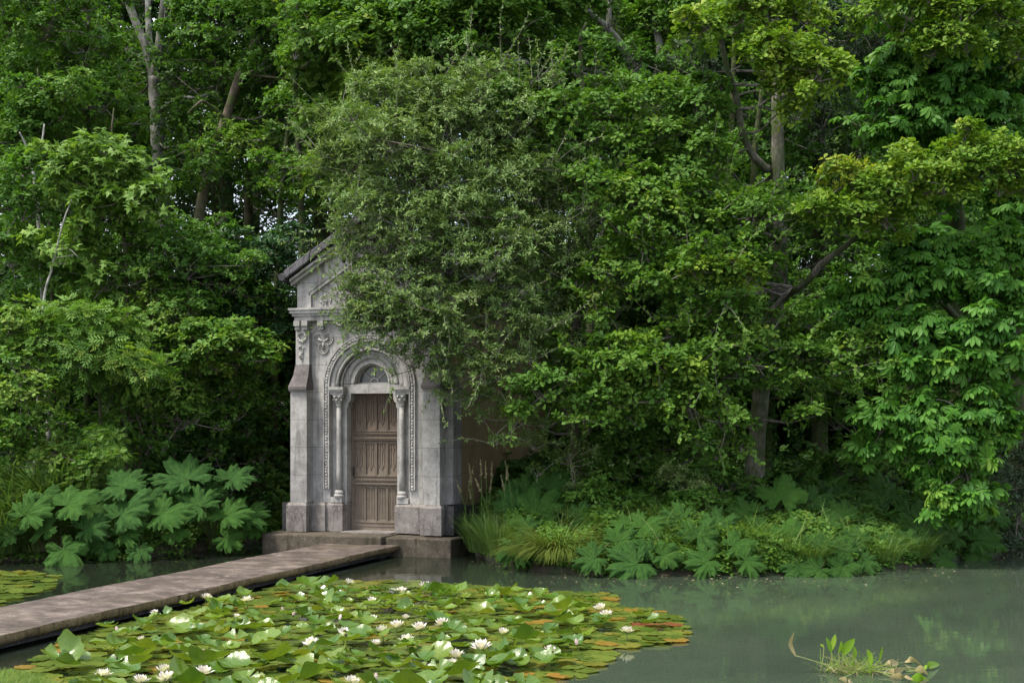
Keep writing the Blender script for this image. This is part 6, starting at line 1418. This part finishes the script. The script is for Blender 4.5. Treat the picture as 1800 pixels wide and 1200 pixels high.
mb = MB(); n_ = 260; C = rng.normal(0, 1, (n_, 3)) * [.15, .08, .02] + [0, 0, .02]
scatter(mb, 'blade', C, rng.normal(size=(n_, 3)) * [.6, .5, .5] + [0, 0, .6], rng.normal(size=(n_, 3)), rng.uniform(.08, .22, n_), rng.random(n_)); mb.build('blades', M['marsh'], plant)
for x0, pts, wd, mt, tw in ((1462, [(1462, 1148), (1458, 1133), (1453, 1120)], .026, 'marsh', .4), (1466, [(1466, 1146), (1470, 1130), (1473, 1117)], .025, 'marsh', -.3), (1482, [(1484, 1152), (1492, 1138), (1505, 1123)], .045, 'marsh', .1), (1476, [(1478, 1150), (1481, 1138), (1483, 1128)], .03, 'marsh', .8), (1503, [(1503, 1160), (1505, 1148), (1503, 1136)], .022, 'marsh', .3), (1526, [(1528, 1168), (1527, 1150), (1521, 1138)], .022, 'marsh', -.5), (1545, [(1544, 1160), (1546, 1146), (1549, 1134)], .014, 'marsh', .2), (1448, [(1449, 1136), (1446, 1134), (1442, 1132)], .012, 'marsh', 0)):
    b0 = np.array([L2(x0, 1180)[0] + rng.normal(0, .02), rng.normal(0, .05), .01]); a = L2(*pts[0]); a[1] = b0[1]
    stem([b0, (b0 + a) / 2 + [.01, 0, .02], a], .008, .005); lance_leaf([L2(*q) + [0, b0[1], 0] for q in pts], wd, M[mt], twist=tw)
stem([(-.12, 0, .02), L2(1443, 1165) + [0, 0, .0], L2(1400, 1152)], .006, .005); lance_leaf([L2(1399, 1153), L2(1391, 1138), L2(1389, 1128), L2(1396, 1110)], .026, M['marsh_dry'], twist=.5)
for pts, wd, mt in (([(1555, 1168), (1566, 1164), (1580, 1165)], .035, 'marsh_dry'), ([(1590, 1163), (1602, 1158), (1619, 1167)], .03, 'marsh_dry'), ([(1608, 1178), (1620, 1176), (1632, 1186)], .04, 'marsh_dry'), ([(1622, 1174), (1634, 1168), (1652, 1167)], .036, 'marsh'), ([(1560, 1182), (1576, 1178), (1590, 1175)], .03, 'marsh_dry'), ([(1565, 1188), (1585, 1188), (1606, 1194)], .03, 'marsh_dry'), ([(1600, 1193), (1618, 1190), (1636, 1198)], .045, 'marsh'), ([(1475, 1192), (1488, 1196), (1500, 1200)], .03, 'marsh_dry')):
    q = [L3(*pts[0]), L3(*pts[1], .05), L3(*pts[2], .02)]; stem([(.12 if pts[0][0] > 1500 else -.05, 0, .015), (q[0] + np.array([.15, 0, .01])) / 2 + [0, 0, .02], q[0]], .006, .004); lance_leaf(q, wd, M[mt], twist=1.2)
# ------------------------------------------------------------------ lawn on the near bank
n_ = 26000; x = rng.uniform(-6.6, -3.4, n_); y = near_shore(x) - rng.uniform(-.02, 1.6, n_); ok_ = ground_z(x, y) > .01; x, y = x[ok_], y[ok_]; n_ = len(x); mb = MB()
scatter(mb, 'blade', np.stack([x, y, ground_z(x, y) - .01], -1), rng.normal(size=(n_, 3)) * [.5, .5, .1] + [0, 0, 1], rng.normal(size=(n_, 3)) + [0, -.8, .2], rng.uniform(.05, .11, n_), rng.random(n_))
tag(mb.build('lawn_grass', M['lawn']), 'short bright lawn grass on the near bank in the bottom left corner', 'grass', kind='stuff')
